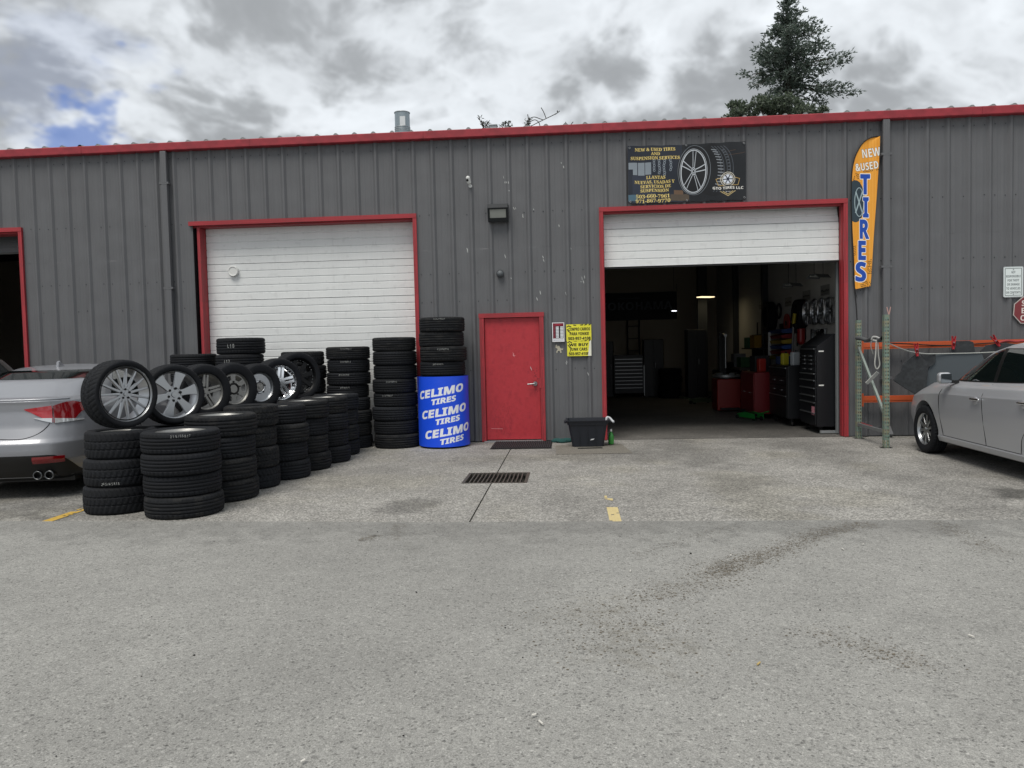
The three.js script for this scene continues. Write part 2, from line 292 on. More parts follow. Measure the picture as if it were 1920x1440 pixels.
const redTex = dataTex(512, 512, (i, j) => { const b = tileNoise(i / 48, j / 48, 10, 3) - 0.5, f = tileNoise(i / 5, j / 5, 102, 4) - 0.5; const v = 1 + b * 0.16 + f * 0.06; return [150 * v, 46 * v, 56 * v]; });
M.red = std({ map: redTex, roughness: 0.55 });
const trimTex = dataTex(256, 512, (i, j) => { const b = tileNoise(i / 40, j / 40, 6, 3) - 0.5, f = tileNoise(i / 6, j / 6, 42, 4) - 0.5, d = smooth(0.72, 0.84, tileNoise(i / 14, j / 5, 18, 12)); const v = 1 + b * 0.22 + f * 0.08; return [lerp(160 * v, 110, d * 0.5), lerp(48 * v, 60, d * 0.5), lerp(56 * v, 58, d * 0.5)]; });
M.trim = std({ map: trimTex, roughness: 0.55 });
const building = thing('metal_workshop_building', 'long grey ribbed metal workshop building with red trim and roll-up doorways', 'building');
const openings = [ // x0, x1, top
  { x0: -11.85, x1: -8.2, y1: 3.64 }, { x0: -5.2, x1: -1.555, y1: 3.63 }, { x0: -0.5, x1: 0.485, y1: 2.045 }, { x0: 1.475, x1: 5.15, y1: 3.62 },
];
// outward step of the sheet at x: main rib each foot and two low stiffeners between
const profileKnots = [[-0.152, 0], [-0.125, 0], [-0.116, 0.0028], [-0.088, 0.0028], [-0.079, 0], [-0.047, 0], [-0.014, 0.03], [0.014, 0.03], [0.047, 0], [0.079, 0], [0.088, 0.0028], [0.116, 0.0028], [0.125, 0], [0.1528, 0]];
function ribZ(x) { let d = x / RIB; d = (d - Math.round(d)) * RIB; for (let i = 0; i < profileKnots.length - 1; i++) { const [a, za] = profileKnots[i], [b, zb] = profileKnots[i + 1]; if (d >= a && d <= b) return lerp(za, zb, (d - a) / (b - a)); } return 0; }
function ribbed(x0, x1, y0, y1) { // a piece of ribbed sheet standing on z = 0
  const xs = [x0], k0 = Math.floor(x0 / RIB) - 1, k1 = Math.ceil(x1 / RIB) + 1;
  for (let k = k0; k <= k1; k++) for (const [d] of profileKnots) { const x = k * RIB + d; if (x > x0 + 0.001 && x < x1 - 0.001) xs.push(x); }
  xs.push(x1); xs.sort((a, b) => a - b);
  const u = xs.filter((x, i) => !i || x - xs[i - 1] > 0.0006), p = [], uv = [];
  for (let i = 0; i < u.length - 1; i++) {
    const a = [u[i], ribZ(u[i])], b = [u[i + 1], ribZ(u[i + 1])];
    for (const [x, z, y] of [[...a, y0], [...b, y0], [...b, y1], [...a, y0], [...b, y1], [...a, y1]]) { p.push(x, y, z); uv.push(x, y); }
  }
  const g = new THREE.BufferGeometry(); g.setAttribute('position', new THREE.Float32BufferAttribute(p, 3)); g.setAttribute('uv', new THREE.Float32BufferAttribute(uv, 2)); g.computeVertexNormals(); return g;
}
const BX0 = -20 * 0.9144, BX1 = 14 * 0.9144;
{
  const screws = [], sg = new THREE.CylinderGeometry(0.007, 0.008, 0.006, 6); sg.rotateX(Math.PI / 2);
  const rs = rng(8);
  for (let k = -20; k < 14; k++) {
    const a = k * 0.9144 + 0.05, b = a + 0.9144, gs = []; let x = a;
    for (const o of openings) { if (o.x1 <= x || o.x0 >= b) continue; if (o.x0 > x) gs.push(ribbed(x, o.x0, 0.015, EAVE)); gs.push(ribbed(Math.max(x, o.x0), Math.min(b, o.x1), o.y1, EAVE)); x = Math.min(b, o.x1); }
    if (x < b - 0.001) gs.push(ribbed(x, b, 0.015, EAVE));
    const w = part('wall_panel', merge(gs), M.wallGrey, building);
    // sheets overlap by a hair so each edge shows
    w.position.z = (k & 1) ? 0.0012 : 0;
    for (const y of [1.16, 2.28, 2.72, 3.66, 4.72]) for (let i = 0; i < 6; i++) {
      const sx = a + 0.03 + i * 0.1524; if (rs() < 0.35 || openings.some((o) => sx > o.x0 - 0.08 && sx < o.x1 + 0.08 && y < o.y1 + 0.07)) continue;
      const g = sg.clone(); g.translate(sx, y + (rs() - 0.5) * 0.02, ribZ(sx) + 0.004); screws.push(g);
    }
  }
  const s = part('screw_heads', merge(screws), std({ color: 0x24272a, roughness: 0.6, metalness: 0.4 }), building); s.userData.kind = 'stuff';
}
// eave trim and roof
{
  const n = 34, L = (BX1 - BX0) / 11;
  for (let i = 0; i < 11; i++) {
    const x0 = BX0 + L * i, x1 = x0 + L - 0.003, s = new THREE.Shape(); s.moveTo(0.0, 4.838); s.lineTo(0.105, 4.838); s.lineTo(0.118, 4.85); s.lineTo(0.118, 4.955); s.lineTo(0.108, 4.966); s.lineTo(0.0, 4.966); s.closePath();
    const g = new THREE.ExtrudeGeometry(s, { depth: x1 - x0, bevelEnabled: false }); 
    const p = g.attributes.position; for (let k = 0; k < p.count; k++) p.setXYZ(k, x1 - p.getZ(k), p.getY(k), p.getX(k) + (i & 1) * 0.0015); // profile (z, y) swept along x
    g.computeVertexNormals(); metreUV(g, 'x', 'y');
    part('eave_trim', g, M.red, building);
  }
  const roofMat = std({ color: 0x8c9092, roughness: 0.5, metalness: 0.5, side: THREE.DoubleSide });
  for (let k = 0; k < 34; k++) {
    const x0 = BX0 + k * 0.9144, g = ribbed(x0, x0 + 0.9144, 0, 6.35); // y of the sheet runs back along the slope
    const p = g.attributes.position; for (let i = 0; i < p.count; i++) { const x = p.getX(i), y = p.getY(i), z = p.getZ(i); p.setXYZ(i, x, 4.958 + y / 12 + z * 1.1, 0.112 - y); } g.computeVertexNormals();
    part('roof_panel', g, roofMat, building).position.y = (k & 1) * 0.0012;
  }
  for (let i = 0; i < 11; i++) { // profiled closure that fills the rib ends behind the trim
    const x0 = BX0 + L * i, s = new THREE.Shape(); s.moveTo(x0, 4.94); for (let k = Math.ceil(x0 / RIB); k * RIB < x0 + L - 0.05; k++) for (const [d, h] of [[-0.042, 0], [-0.014, 0.034], [0.014, 0.034], [0.042, 0]]) s.lineTo(k * RIB + d, 4.957 + h); s.lineTo(x0 + L - 0.002, 4.94); s.closePath();
    const g = new THREE.ExtrudeGeometry(s, { depth: 0.01, bevelEnabled: false }); g.translate(0, 0, 0.1); part('rib_closure', g, std({ color: 0x8d8f90, roughness: 0.7 }), building);
  }
  part('rear_roof', box(BX0, BX1, 5.2, 5.25, -12.6, -6.2), roofMat, building);
  part('ridge_cap', box(BX0, BX1, 5.5, 5.53, -6.5, -6.1), roofMat, building);
}
// gutters' downspouts with straps
for (const [x, y0] of [[-5.615, 0.0], [5.765, 0.0]]) {
  const d = sub('downspout', building);
  part('pipe', rbox(x - 0.052, x + 0.052, y0 + 0.12, 4.836, 0.034, 0.112, 0.012), M.wallGrey, d);
  part('elbow', flatBar(V3(x, 0.16, 0.075), V3(x, 0.03, 0.2), 0.1, 0.075), M.wallGrey, d);
  for (const y of [0.9, 2.6, 4.3]) part('strap', box(x - 0.08, x + 0.08, y, y + 0.035, 0.033, 0.1145), M.wallGrey, d);
}
// red frames round the openings
function openingTrim(o, ret, leftGap, back = -0.28) {
  const g = sub('door_frame', building), w = 0.062;
  part('header_trim', box(o.x0 - w, o.x1 + w, o.y1 - 0.005, o.y1 + 0.062, -0.02, 0.05), M.trim, g);
  if (!leftGap) part('side_trim', box(o.x0 - w, o.x0, 0.01, o.y1 - 0.006, -0.02, 0.046), M.trim, g);
  part('side_trim', box(o.x1, o.x1 + w, 0.01, o.y1 - 0.006, -0.02, 0.046), M.trim, g);
  if (ret) {
    if (leftGap) part('jamb_return', box(o.x0 + 0.05, o.x0 + 0.095, 0.01, o.y1 - 0.031, back, -0.008), M.trim, g); else part('jamb_return', box(o.x0 - 0.03, o.x0 + 0.012, 0.01, o.y1 - 0.03, back, -0.022), M.trim, g);
    part('jamb_return', box(o.x1 - 0.012, o.x1 + 0.03, 0.01, o.y1 - 0.03, back, -0.022), M.trim, g);
    part('header_return', box(o.x0 - 0.03, o.x1 + 0.03, o.y1 - 0.03, o.y1 - 0.006, back, -0.022), M.trim, g);
  }
  return g;
}
openingTrim(openings[0], true); openingTrim(openings[1], true, true); openingTrim(openings[3], true, false, -0.13);
// sectional doors
const doorTex = dataTex(1024, 512, (i, j) => { const s = tileNoise(i / 4, j / 90, 255, 3) - 0.5, b = tileNoise(i / 70, j / 40, 14, 5) - 0.5, f = tileNoise(i / 3, j / 2, 255, 6) - 0.5, m = smooth(0.78, 0.9, tileNoise(i / 22, j / 9, 46, 8)); const v = 1 + s * 0.012 + b * 0.02 + f * 0.01 - m * 0.03; return [228 * v, 231 * v, 231 * v]; });
doorTex.repeat.set(0.35, 0.35);
M.doorWhite = std({ map: doorTex, roughness: 0.5 });
function sectionGeo(w, h, ribs) { // one steel section: shallow pressed grooves, tongue lip at the top
  const pts = [[0, 0.004], [0.003, 0]]; const rp = h / ribs;
  for (let i = 1; i < ribs; i++) { const y = rp * i; pts.push([y - 0.016, 0], [y - 0.006, -0.011], [y + 0.002, -0.011], [y + 0.004, 0]); }
  pts.push([h - 0.012, 0], [h - 0.006, -0.008], [h - 0.002, -0.01]);
  const P = [], uv = []; const q = (x, i) => [x, pts[i][0], pts[i][1]];
  for (let i = 0; i < pts.length - 1; i++) for (const [x, k] of [[0, i], [w, i], [w, i + 1], [0, i], [w, i + 1], [0, i + 1]]) { const v = q(x, k); P.push(...v); uv.push(v[0], v[1] + v[2]); }
  const g = new THREE.BufferGeometry(); g.setAttribute('position', new THREE.Float32BufferAttribute(P, 3)); g.setAttribute('uv', new THREE.Float32BufferAttribute(uv, 2)); g.computeVertexNormals();
  const back = box(0, w, 0.002, h - 0.002, -0.05, -0.014); return mergeGeometries(plain([g, back]));
}
{
  const o = openings[1], d = sub('sectional_door', building); d.userData.label = 'closed white sectional door with horizontal grooves';
  const geo = sectionGeo(o.x1 - o.x0 - 0.115, 0.598, 5);
  for (let i = 0; i < 6; i++) { const s = part('door_section', geo, M.doorWhite, d); s.position.set(o.x0 + 0.1, 0.02 + 0.6 * i, -0.22 - (i & 1) * 0.0012); }
  const v = part('vent_cap', (() => { const g = merge([new THREE.CylinderGeometry(0.078, 0.085, 0.045, 28), new THREE.TorusGeometry(0.076, 0.012, 8, 28).rotateX(Math.PI / 2).translate(0, 0.02, 0)]); g.rotateX(Math.PI / 2); return g; })(), M.white, d); v.position.set(-4.64, 2.89, -0.192);
}
{
  const o = openings[3], d = sub('sectional_door', building); d.userData.label = 'white sectional door raised most of the way';
  const geo = sectionGeo(o.x1 - o.x0 - 0.03, 0.598, 5);
  const put = (y, z, tilt) => { const s = part('door_section', geo, M.doorWhite, d); s.position.set(o.x0 + 0.015, y, z); s.rotation.x = tilt; return s; };
  put(2.765, -0.14, 0); put(3.366, -0.143, -0.32); put(3.93, -0.34, -1.1); put(4.19, -0.87, -1.53);
  part('bottom_seal', box(o.x0 + 0.02, o.x1 - 0.02, 2.735, 2.764, -0.19, -0.145), M.black, d);
  for (const x of [o.x0 - 0.02, o.x1 + 0.0]) part('door_track', box(x, x + 0.03, 0.02, 3.5, -0.36, -0.3), M.galv, d);
}
{ // far bay: the door is up, its curled sections just show under the header
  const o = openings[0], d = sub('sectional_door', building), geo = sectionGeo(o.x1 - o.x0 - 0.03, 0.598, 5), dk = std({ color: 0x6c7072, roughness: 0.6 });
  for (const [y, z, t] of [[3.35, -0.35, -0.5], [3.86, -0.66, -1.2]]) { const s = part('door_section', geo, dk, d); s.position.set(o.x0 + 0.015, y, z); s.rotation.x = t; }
}
// entry door
{
  const o = openings[2], g = sub('entry_door', building); g.userData.label = 'red steel entry door with worn paint';
  const doorMap = canvasTex(512, 1024, (x, w, h) => {
    x.fillStyle = '#b23039'; x.fillRect(0, 0, w, h); const r = rng(3);
    for (let i = 0; i < 2600; i++) { const a = r() * 0.05; x.fillStyle = r() < 0.5 ? `rgba(60,8,12,${a})` : `rgba(215,90,90,${a})`; const s = 2 + r() * 30; x.fillRect(r() * w, r() * h, s, s * (0.3 + r() * 1.6)); }
    for (let i = 0; i < 260; i++) { x.fillStyle = `rgba(35,8,10,${0.05 + r() * 0.12})`; const X = w * (0.1 + r() * 0.36), Y = h * (0.72 + r() * 0.24); x.fillRect(X, Y, 1 + r() * 4, 3 + r() * 26); }
    for (let i = 0; i < 40; i++) { x.fillStyle = `rgba(30,10,10,${0.2 + r() * 0.4})`; const X = w * (0.86 + r() * 0.1), Y = h * (0.42 + r() * 0.2); x.beginPath(); x.ellipse(X, Y, 1 + r() * 3, 2 + r() * 5, 0, 0, 7); x.fill(); }
    x.strokeStyle = 'rgba(235,215,215,0.75)'; x.lineWidth = 2.5; for (const [a, b, c, d] of [[262, 290, 275, 330], [270, 300, 268, 322], [258, 312, 285, 318], [40, 930, 150, 934]]) { x.beginPath(); x.moveTo(a, b); x.lineTo(c, d); x.stroke(); }
  });
  const w = 0.05;
  part('door_frame', merge([box(o.x0 - 0.02, o.x0 + w, 0.012, o.y1, -0.1, 0.05), box(o.x1 - w, o.x1 + 0.02, 0.012, o.y1, -0.1, 0.05), box(o.x0 - 0.03, o.x1 + 0.03, o.y1 - 0.048, o.y1 + 0.022, -0.1, 0.055)]), M.trim, g);
  const dg = box(0, o.x1 - o.x0 - 2 * w - 0.012, 0, o.y1 - 0.048 - 0.045, 0, 0.044); const leaf = part('door_leaf', dg, std({ map: doorMap, roughness: 0.5 }), g); leaf.position.set(o.x0 + w + 0.006, 0.038, -0.045);
  const lv = sub('lever_handle', g), hx = o.x1 - w - 0.085, hy = 0.93;
  part('rose', new THREE.CylinderGeometry(0.033, 0.036, 0.02, 24).rotateX(Math.PI / 2).translate(hx, hy, 0.01), M.steel, lv);
  part('lever', tube([V3(hx, hy, 0.02), V3(hx, hy, 0.055), V3(hx - 0.03, hy - 0.002, 0.062), V3(hx - 0.12, hy - 0.008, 0.06)], 0.011, 16, 8), M.steel, lv);
  part('latch_guard', box(o.x1 - w - 0.028, o.x1 - w + 0.016, 0.86, 1.02, 0.05, 0.056).translate(0, 0, -0.001), M.trim, g);
  for (const y of [0.28, 1.02, 1.76]) part('hinge', new THREE.CylinderGeometry(0.008, 0.008, 0.11, 10).translate(o.x0 + w + 0.003, y, 0.006), std({ color: 0x7c2028, roughness: 0.5, metalness: 0.3 }), g);
  part('threshold', box(o.x0 + 0.02, o.x1 - 0.02, 0.001, 0.022, -0.1, 0.07), M.galv, g);
  part('closed_back', box(o.x0 - 0.02, o.x1 + 0.02, 0.012, o.y1, -0.14, -0.11), M.black, g);
}
// inner lining and rooms: closed so daylight only enters by the openings
{
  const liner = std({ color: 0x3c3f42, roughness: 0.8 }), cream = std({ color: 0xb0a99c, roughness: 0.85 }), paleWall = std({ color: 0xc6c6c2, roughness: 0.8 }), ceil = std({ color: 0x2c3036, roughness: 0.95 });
  let x = BX0; const z0 = -0.32, z1 = -0.06;
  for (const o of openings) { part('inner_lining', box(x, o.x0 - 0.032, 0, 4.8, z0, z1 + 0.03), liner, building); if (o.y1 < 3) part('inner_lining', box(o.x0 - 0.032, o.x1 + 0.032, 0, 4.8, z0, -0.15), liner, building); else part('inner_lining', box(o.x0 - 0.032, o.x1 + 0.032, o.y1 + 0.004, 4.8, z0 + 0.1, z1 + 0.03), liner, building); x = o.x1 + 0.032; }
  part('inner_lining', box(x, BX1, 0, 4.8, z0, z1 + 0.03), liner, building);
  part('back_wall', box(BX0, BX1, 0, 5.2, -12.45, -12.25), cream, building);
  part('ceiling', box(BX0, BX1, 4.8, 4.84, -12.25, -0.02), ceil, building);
  part('side_wall', box(BX0, BX0 + 0.1, 0, 4.8, -12.25, -0.32), paleWall, building);
  part('side_wall', box(BX1 - 0.1, BX1, 0, 4.8, -12.25, -0.32), paleWall, building);
  part('partition_wall', box(5.55, 5.7, 0, 4.8, -12.25, -0.33), paleWall, building);
  part('partition_wall', box(-6.9, -6.75, 0, 4.8, -12.25, -0.33), std({ color: 0x5b5e60, roughness: 0.9 }), building);
  part('behind_door_wall', box(-6.75, -1.0, 0, 4.8, -0.62, -0.5), liner, building);
  // exposed framing on the side wall and ceiling
  const st = std({ color: 0x31353b, roughness: 0.7 });
  for (const z of [-3.05, -6.1, -9.2]) { if (z < -4) part('column', box(5.42, 5.549, 0, 4.5, z - 0.08, z + 0.08), st, building); part('rafter', box(-6.7, 5.549, 4.5, 4.79, z - 0.08, z + 0.08), st, building); }
  part('column', box(4.45, 4.7, 0, 4.49, -9.3, -9.1), st, building);
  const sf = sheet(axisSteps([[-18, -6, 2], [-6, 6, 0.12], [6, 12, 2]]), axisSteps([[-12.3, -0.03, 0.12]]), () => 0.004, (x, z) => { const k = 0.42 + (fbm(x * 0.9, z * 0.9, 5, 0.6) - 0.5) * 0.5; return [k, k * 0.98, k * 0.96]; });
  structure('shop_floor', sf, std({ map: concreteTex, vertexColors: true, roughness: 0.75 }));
}
// scuffs where the grey paint is chipped to white primer
{
  const r = rng(21), gs = [], pts = [[951, 348], [954, 362], [965, 400], [980, 410], [950, 480], [957, 527], [1005, 400], [1010, 557], [1012, 570], [1050, 430], [1074, 468], [1093, 527], [1062, 685], [1102, 706], [1056, 312], [948, 338], [1000, 690], [1061, 555], [1021, 487], [1096, 520], [875, 475]];
  for (const [u, v] of pts) { const n = 1 + Math.floor(r() * 2.4); for (let i = 0; i < n; i++) { const p = atZ(u + (r() - 0.5) * 8, v + (r() - 0.5) * 14, 0), l = 0.02 + r() * 0.06, w = 0.003 + r() * 0.006; const g = extrude([[0, 0], [w, l * 0.3], [w * 0.8, l * 0.8], [0, l], [-w * 0.6, l * 0.6], [-w * 0.3, l * 0.2]], 0.0008); g.rotateZ(0.25 + (r() - 0.5) * 0.3); g.translate(p.x, p.y, Math.max(ribZ(p.x - 0.01), ribZ(p.x), ribZ(p.x + 0.01)) + 0.0022); gs.push(g); } }
  const s = part('paint_chips', merge(gs), std({ color: 0xb9bcbb, roughness: 0.8 }), building); s.userData.kind = 'stuff';
}

// ================= TYRES AND WHEELS =================
function treadBump(kind) { // moulded rings on the walls, fine sipes across the tread; white stands proud
  return dataTex(128, 512, (i, j) => { const t = j / 512, u = i / 128; if (t < 0.13 || t > 0.66) { const q = t < 0.13 ? t / 0.13 : (t < 0.8 ? (0.8 - t) / 0.14 : 0); return (q > 0.62 && q < 0.7) ? 230 : 185; } return Math.abs(((u * 2 + t * 3) % 1) - 0.5) < 0.06 ? 90 : 220; }, false);
}
const rubberTex = dataTex(512, 512, (i, j) => { const b = tileNoise(i / 32, j / 32, 16, 2) - 0.5, f = tileNoise(i / 4, j / 4, 128, 3) - 0.5; const v = 1 + b * 0.35 + f * 0.25; return [21 * v, 23.5 * v, 28 * v]; });
const rubbers = ['rib', 'block'].map((k) => { const b = treadBump(k); b.repeat.set(k === 'rib' ? 34 : 30, 1); return phys({ map: rubberTex, roughness: 0.78, specularIntensity: 0.6, bumpMap: b, bumpScale: 0.003 }); });
const dustTex = dataTex(512, 512, (i, j) => { const b = tileNoise(i / 40, j / 16, 12, 12) - 0.5, f = tileNoise(i / 4, j / 4, 128, 3) - 0.5, d = smooth(0.5, 0.8, tileNoise(i / 22, j / 22, 23, 9)); const v = 1 + b * 0.4 + f * 0.3; return [lerp(26 * v, 52, d * 0.5), lerp(28 * v, 51, d * 0.5), lerp(31 * v, 49, d * 0.5)]; });
const rubberWorn = rubbers.map((m) => { const k = m.clone(); k.map = dustTex; k.roughness = 0.88; return k; }), rubberOld = rubbers.map((m) => { const k = m.clone(); k.color = new THREE.Color(1.35, 1.35, 1.33); k.roughness = 0.84; return k; });
const anyRubber = (kind, q) => q < 0.45 ? rubbers[kind] : q < 0.75 ? rubberWorn[kind] : rubberOld[kind];
const tyreCache = {};
function tyreGeo(R, W, r, kind = 0) { // axis y, centred; grooves and shoulder slots are cut into the tread
  const key = [R, W, r, kind].join(); if (tyreCache[key]) return tyreCache[key];
  const b = W / 2, pts = [], tread = [], P = (x, y, k = 0) => { pts.push(new THREE.Vector2(x, y)); tread.push(k); }, sh = R - r, tw = b * 0.8, gd = 0.009, yr = (y) => R - 0.006 * (y / tw) * (y / tw);
  P(r, -b * 0.8); P(r + 0.008, -b * 0.9); P(r + sh * 0.22, -b * 0.97); P(r + sh * 0.5, -b); P(r + sh * 0.74, -b * 0.985); P(R - 0.024, -b * 0.935);
  P(R - 0.012, -b * 0.885, 1);
  const ring = []; // tread from shoulder to shoulder: [y, depth]
  const gr = kind ? [-0.36, 0.36] : [-0.6, -0.21, 0.21, 0.6], gw = W * 0.022;
  const flat = kind ? [-1, -0.86, -0.72, -0.58, -0.46, -0.25, -0.12, 0, 0.12, 0.25, 0.46, 0.58, 0.72, 0.86, 1] : [-1, -0.8, 0, 0.8, 1];
  for (const f of flat) ring.push([f * tw, 0]); for (const g of gr) for (const [o, d] of [[-1.4, 0], [-0.8, 1], [0.8, 1], [1.4, 0]]) ring.push([g * tw + o * gw, d]);
  ring.sort((p, q) => p[0] - q[0]); for (const [y, d] of ring) P(yr(y) - gd * d, y, d ? 0 : 1);
  P(R - 0.012, b * 0.885, 1);
  P(R - 0.024, b * 0.935); P(r + sh * 0.74, b * 0.985); P(r + sh * 0.5, b); P(r + sh * 0.22, b * 0.97); P(r + 0.008, b * 0.9); P(r, b * 0.8);
  P(r + 0.012, b * 0.68); P(r + sh * 0.55, b * 0.8); P(R - 0.03, b * 0.7); P(R - 0.026, 0); P(R - 0.03, -b * 0.7); P(r + sh * 0.55, -b * 0.8); P(r + 0.012, -b * 0.68); P(r, -b * 0.8);
  const pitch = kind ? 40 : 48, per = kind ? 6 : 4, seg = pitch * per, g = new THREE.LatheGeometry(pts, seg), p = g.attributes.position, n = pts.length;
  for (let i = 0; i <= seg; i++) for (let j = 0; j < n; j++) {
    if (!tread[j]) continue; const y = pts[j].y, s = Math.abs(y) / tw; let cut = 0;
    if (kind) { const ph = (((i % seg) / per + s * 0.85 + (y > 0 ? 0.5 : 0)) % 1 + 1) % 1; if (ph < 0.26) cut = 0.0065; } else if (s > 0.78) cut = (i % per) === 0 ? 0.008 : 0; 
    if (cut) { const k = i * n + j, x = p.getX(k), z = p.getZ(k), q = 1 - cut / Math.hypot(x, z); p.setX(k, x * q); p.setZ(k, z * q); }
  }
  g.computeVertexNormals(); // weld the seam's normals
  const N = g.attributes.normal; for (let j = 0; j < n; j++) { const a = j, c = seg * n + j, x = N.getX(a) + N.getX(c), y = N.getY(a) + N.getY(c), z = N.getZ(a) + N.getZ(c), l = Math.hypot(x, y, z) || 1; N.setXYZ(a, x / l, y / l, z / l); N.setXYZ(c, x / l, y / l, z / l); }
  return tyreCache[key] = g;
}
const alloy = std({ color: 0xb9bcbf, roughness: 0.32, metalness: 1 }), alloyDull = std({ color: 0x9c9c99, roughness: 0.45, metalness: 0.9 }), chrome = std({ color: 0xe6e8ea, roughness: 0.07, metalness: 1 }), blackRim = std({ color: 0x121315, roughness: 0.35, metalness: 0.4 }), holeDark = std({ color: 0x0b0b0c, roughness: 0.7 });  // last one: black that stands for the shade inside wheel holes
const zAxis = (g) => g.rotateX(Math.PI / 2);
function barrelGeo(r, W) { // rim barrel about z, lip toward +z
  const b = W / 2 * 0.86, L = [[r + 0.006, b + 0.004], [r + 0.008, b - 0.004], [r - 0.004, b - 0.008], [r - 0.012, b - 0.02], [r - 0.02, b - 0.06], [r - 0.022, -b + 0.03], [r - 0.004, -b + 0.006], [r + 0.007, -b], [r + 0.0, -b + 0.01], [r - 0.014, -b + 0.035], [r - 0.015, b - 0.06], [r - 0.006, b - 0.012], [r + 0.002, b - 0.0]];
  return zAxis(new THREE.LatheGeometry(L.map(([x, y]) => new THREE.Vector2(x, y)), 64));
}
function spokeGeo(a, b, w0, w1, depth = 0.02, off = 0, bow = 0) {
  const m = (a + b) / 2, wm = (w0 + w1) / 2; const s = new THREE.Shape(); s.moveTo(a, off - w0 / 2); s.quadraticCurveTo(m, off - wm / 2 + bow, b, off - w1 / 2); s.lineTo(b, off + w1 / 2); s.quadraticCurveTo(m, off + wm / 2 - bow, a, off + w0 / 2); s.closePath();
  return new THREE.ExtrudeGeometry(s, { depth, bevelEnabled: true, bevelSize: 0.004, bevelThickness: 0.005, bevelSegments: 2, curveSegments: 6 });
}
function discGeo(r, holes, depth = 0.014) { const s = new THREE.Shape(); s.absarc(0, 0, r, 0, Math.PI * 2); for (const h of holes) s.holes.push(h); return new THREE.ExtrudeGeometry(s, { depth, bevelEnabled: true, bevelSize: 0.004, bevelThickness: 0.006, bevelSegments: 2, curveSegments: 40 }); }
function trapHole(a0, a1, r0, r1, rot) { const p = new THREE.Path(), q = (a, r) => [Math.cos(a + rot) * r, Math.sin(a + rot) * r]; p.moveTo(...q(-a0, r0)); p.lineTo(...q(-a1, r1 * 0.96)); for (let i = -4; i <= 4; i++) p.lineTo(...q(a1 * i / 5, r1)); p.lineTo(...q(a1, r1 * 0.96)); p.lineTo(...q(a0, r0)); p.closePath(); return p; }
function rimParts(style, r, W, rim) { // children of the rim mesh
  const z = W / 2 * 0.86 - 0.045, put = (n, g, m) => part(n, g, m, rim);
  const lugs = (n, rad, m = holeDark, sz = 0.011) => { const g = zAxis(new THREE.CylinderGeometry(sz, sz, 0.016, 10)); for (let i = 0; i < n; i++) { const a = i / n * 6.283 + 0.3; put('black_lug_hole', g, m).position.set(Math.cos(a) * rad, Math.sin(a) * rad, z + 0.024); } };  // raised black cylinders stand in for the shaded lug holes
  const hub = (rad, m, h = 0.035) => put('hub', merge([zAxis(new THREE.CylinderGeometry(rad * 0.9, rad, h, 32)).translate(0, 0, z + h / 2 - 0.012), zAxis(new THREE.CylinderGeometry(rad * 0.32, rad * 0.36, 0.016, 24)).translate(0, 0, z + h - 0.006)]), m);
  const ring = (g, n, m, tilt = 0) => { for (let i = 0; i < n; i++) { const s = put('spoke', g, m); s.rotation.z = i / n * 6.2832 + 0.2; s.position.z = z; } };
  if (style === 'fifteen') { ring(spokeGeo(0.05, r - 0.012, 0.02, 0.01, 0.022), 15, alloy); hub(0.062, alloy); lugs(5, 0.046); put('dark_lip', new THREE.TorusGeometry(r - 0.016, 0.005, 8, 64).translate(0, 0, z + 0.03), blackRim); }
  if (style === 'six') { ring(spokeGeo(0.07, r - 0.01, 0.055, 0.115, 0.024, 0, 0.012), 6, alloy); hub(0.092, alloy, 0.03); lugs(6, 0.066, holeDark, 0.014); }
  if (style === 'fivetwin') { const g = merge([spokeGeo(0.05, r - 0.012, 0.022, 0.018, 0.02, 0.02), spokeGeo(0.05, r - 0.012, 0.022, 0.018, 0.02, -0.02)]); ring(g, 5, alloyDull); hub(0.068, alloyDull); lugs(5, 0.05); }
  if (style === 'window') { const h = []; for (let i = 0; i < 6; i++) h.push(trapHole(0.26, 0.34, r * 0.56, r * 0.87, i / 6 * 6.2832)); const c = new THREE.Path(); c.absarc(0, 0, 0.035, 0, 6.2832); h.push(c); put('disc', discGeo(r - 0.01, h), alloyDull).position.z = z; put('hub', merge([new THREE.TorusGeometry(0.062, 0.014, 8, 32).translate(0, 0, z + 0.018), zAxis(new THREE.CylinderGeometry(0.05, 0.05, 0.004, 24)).translate(0, 0, z - 0.03)]), holeDark); lugs(5, 0.085, holeDark, 0.009); }
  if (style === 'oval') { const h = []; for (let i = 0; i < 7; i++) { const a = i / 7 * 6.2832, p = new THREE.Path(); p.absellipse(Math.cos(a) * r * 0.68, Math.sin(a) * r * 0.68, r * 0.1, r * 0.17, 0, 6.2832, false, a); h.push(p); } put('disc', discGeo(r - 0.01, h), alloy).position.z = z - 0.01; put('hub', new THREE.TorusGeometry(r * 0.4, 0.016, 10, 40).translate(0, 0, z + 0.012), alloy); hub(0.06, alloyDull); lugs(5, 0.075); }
  if (style === 'chrome') { const g = merge([spokeGeo(0.045, r - 0.03, 0.026, 0.034, 0.024, 0.028), spokeGeo(0.045, r - 0.03, 0.026, 0.034, 0.024, -0.028)]); ring(g, 5, chrome); hub(0.07, chrome, 0.045); lugs(5, 0.05); const rv = new THREE.SphereGeometry(0.006, 8, 6); for (let i = 0; i < 30; i++) put('rivet', rv, chrome).position.set(Math.cos(i * 0.20944) * (r - 0.028), Math.sin(i * 0.20944) * (r - 0.028), z + 0.024); put('inner_ring', zAxis(new THREE.CylinderGeometry(r - 0.012, r - 0.04, 0.03, 56, 1, true)).translate(0, 0, z + 0.012), chrome); }
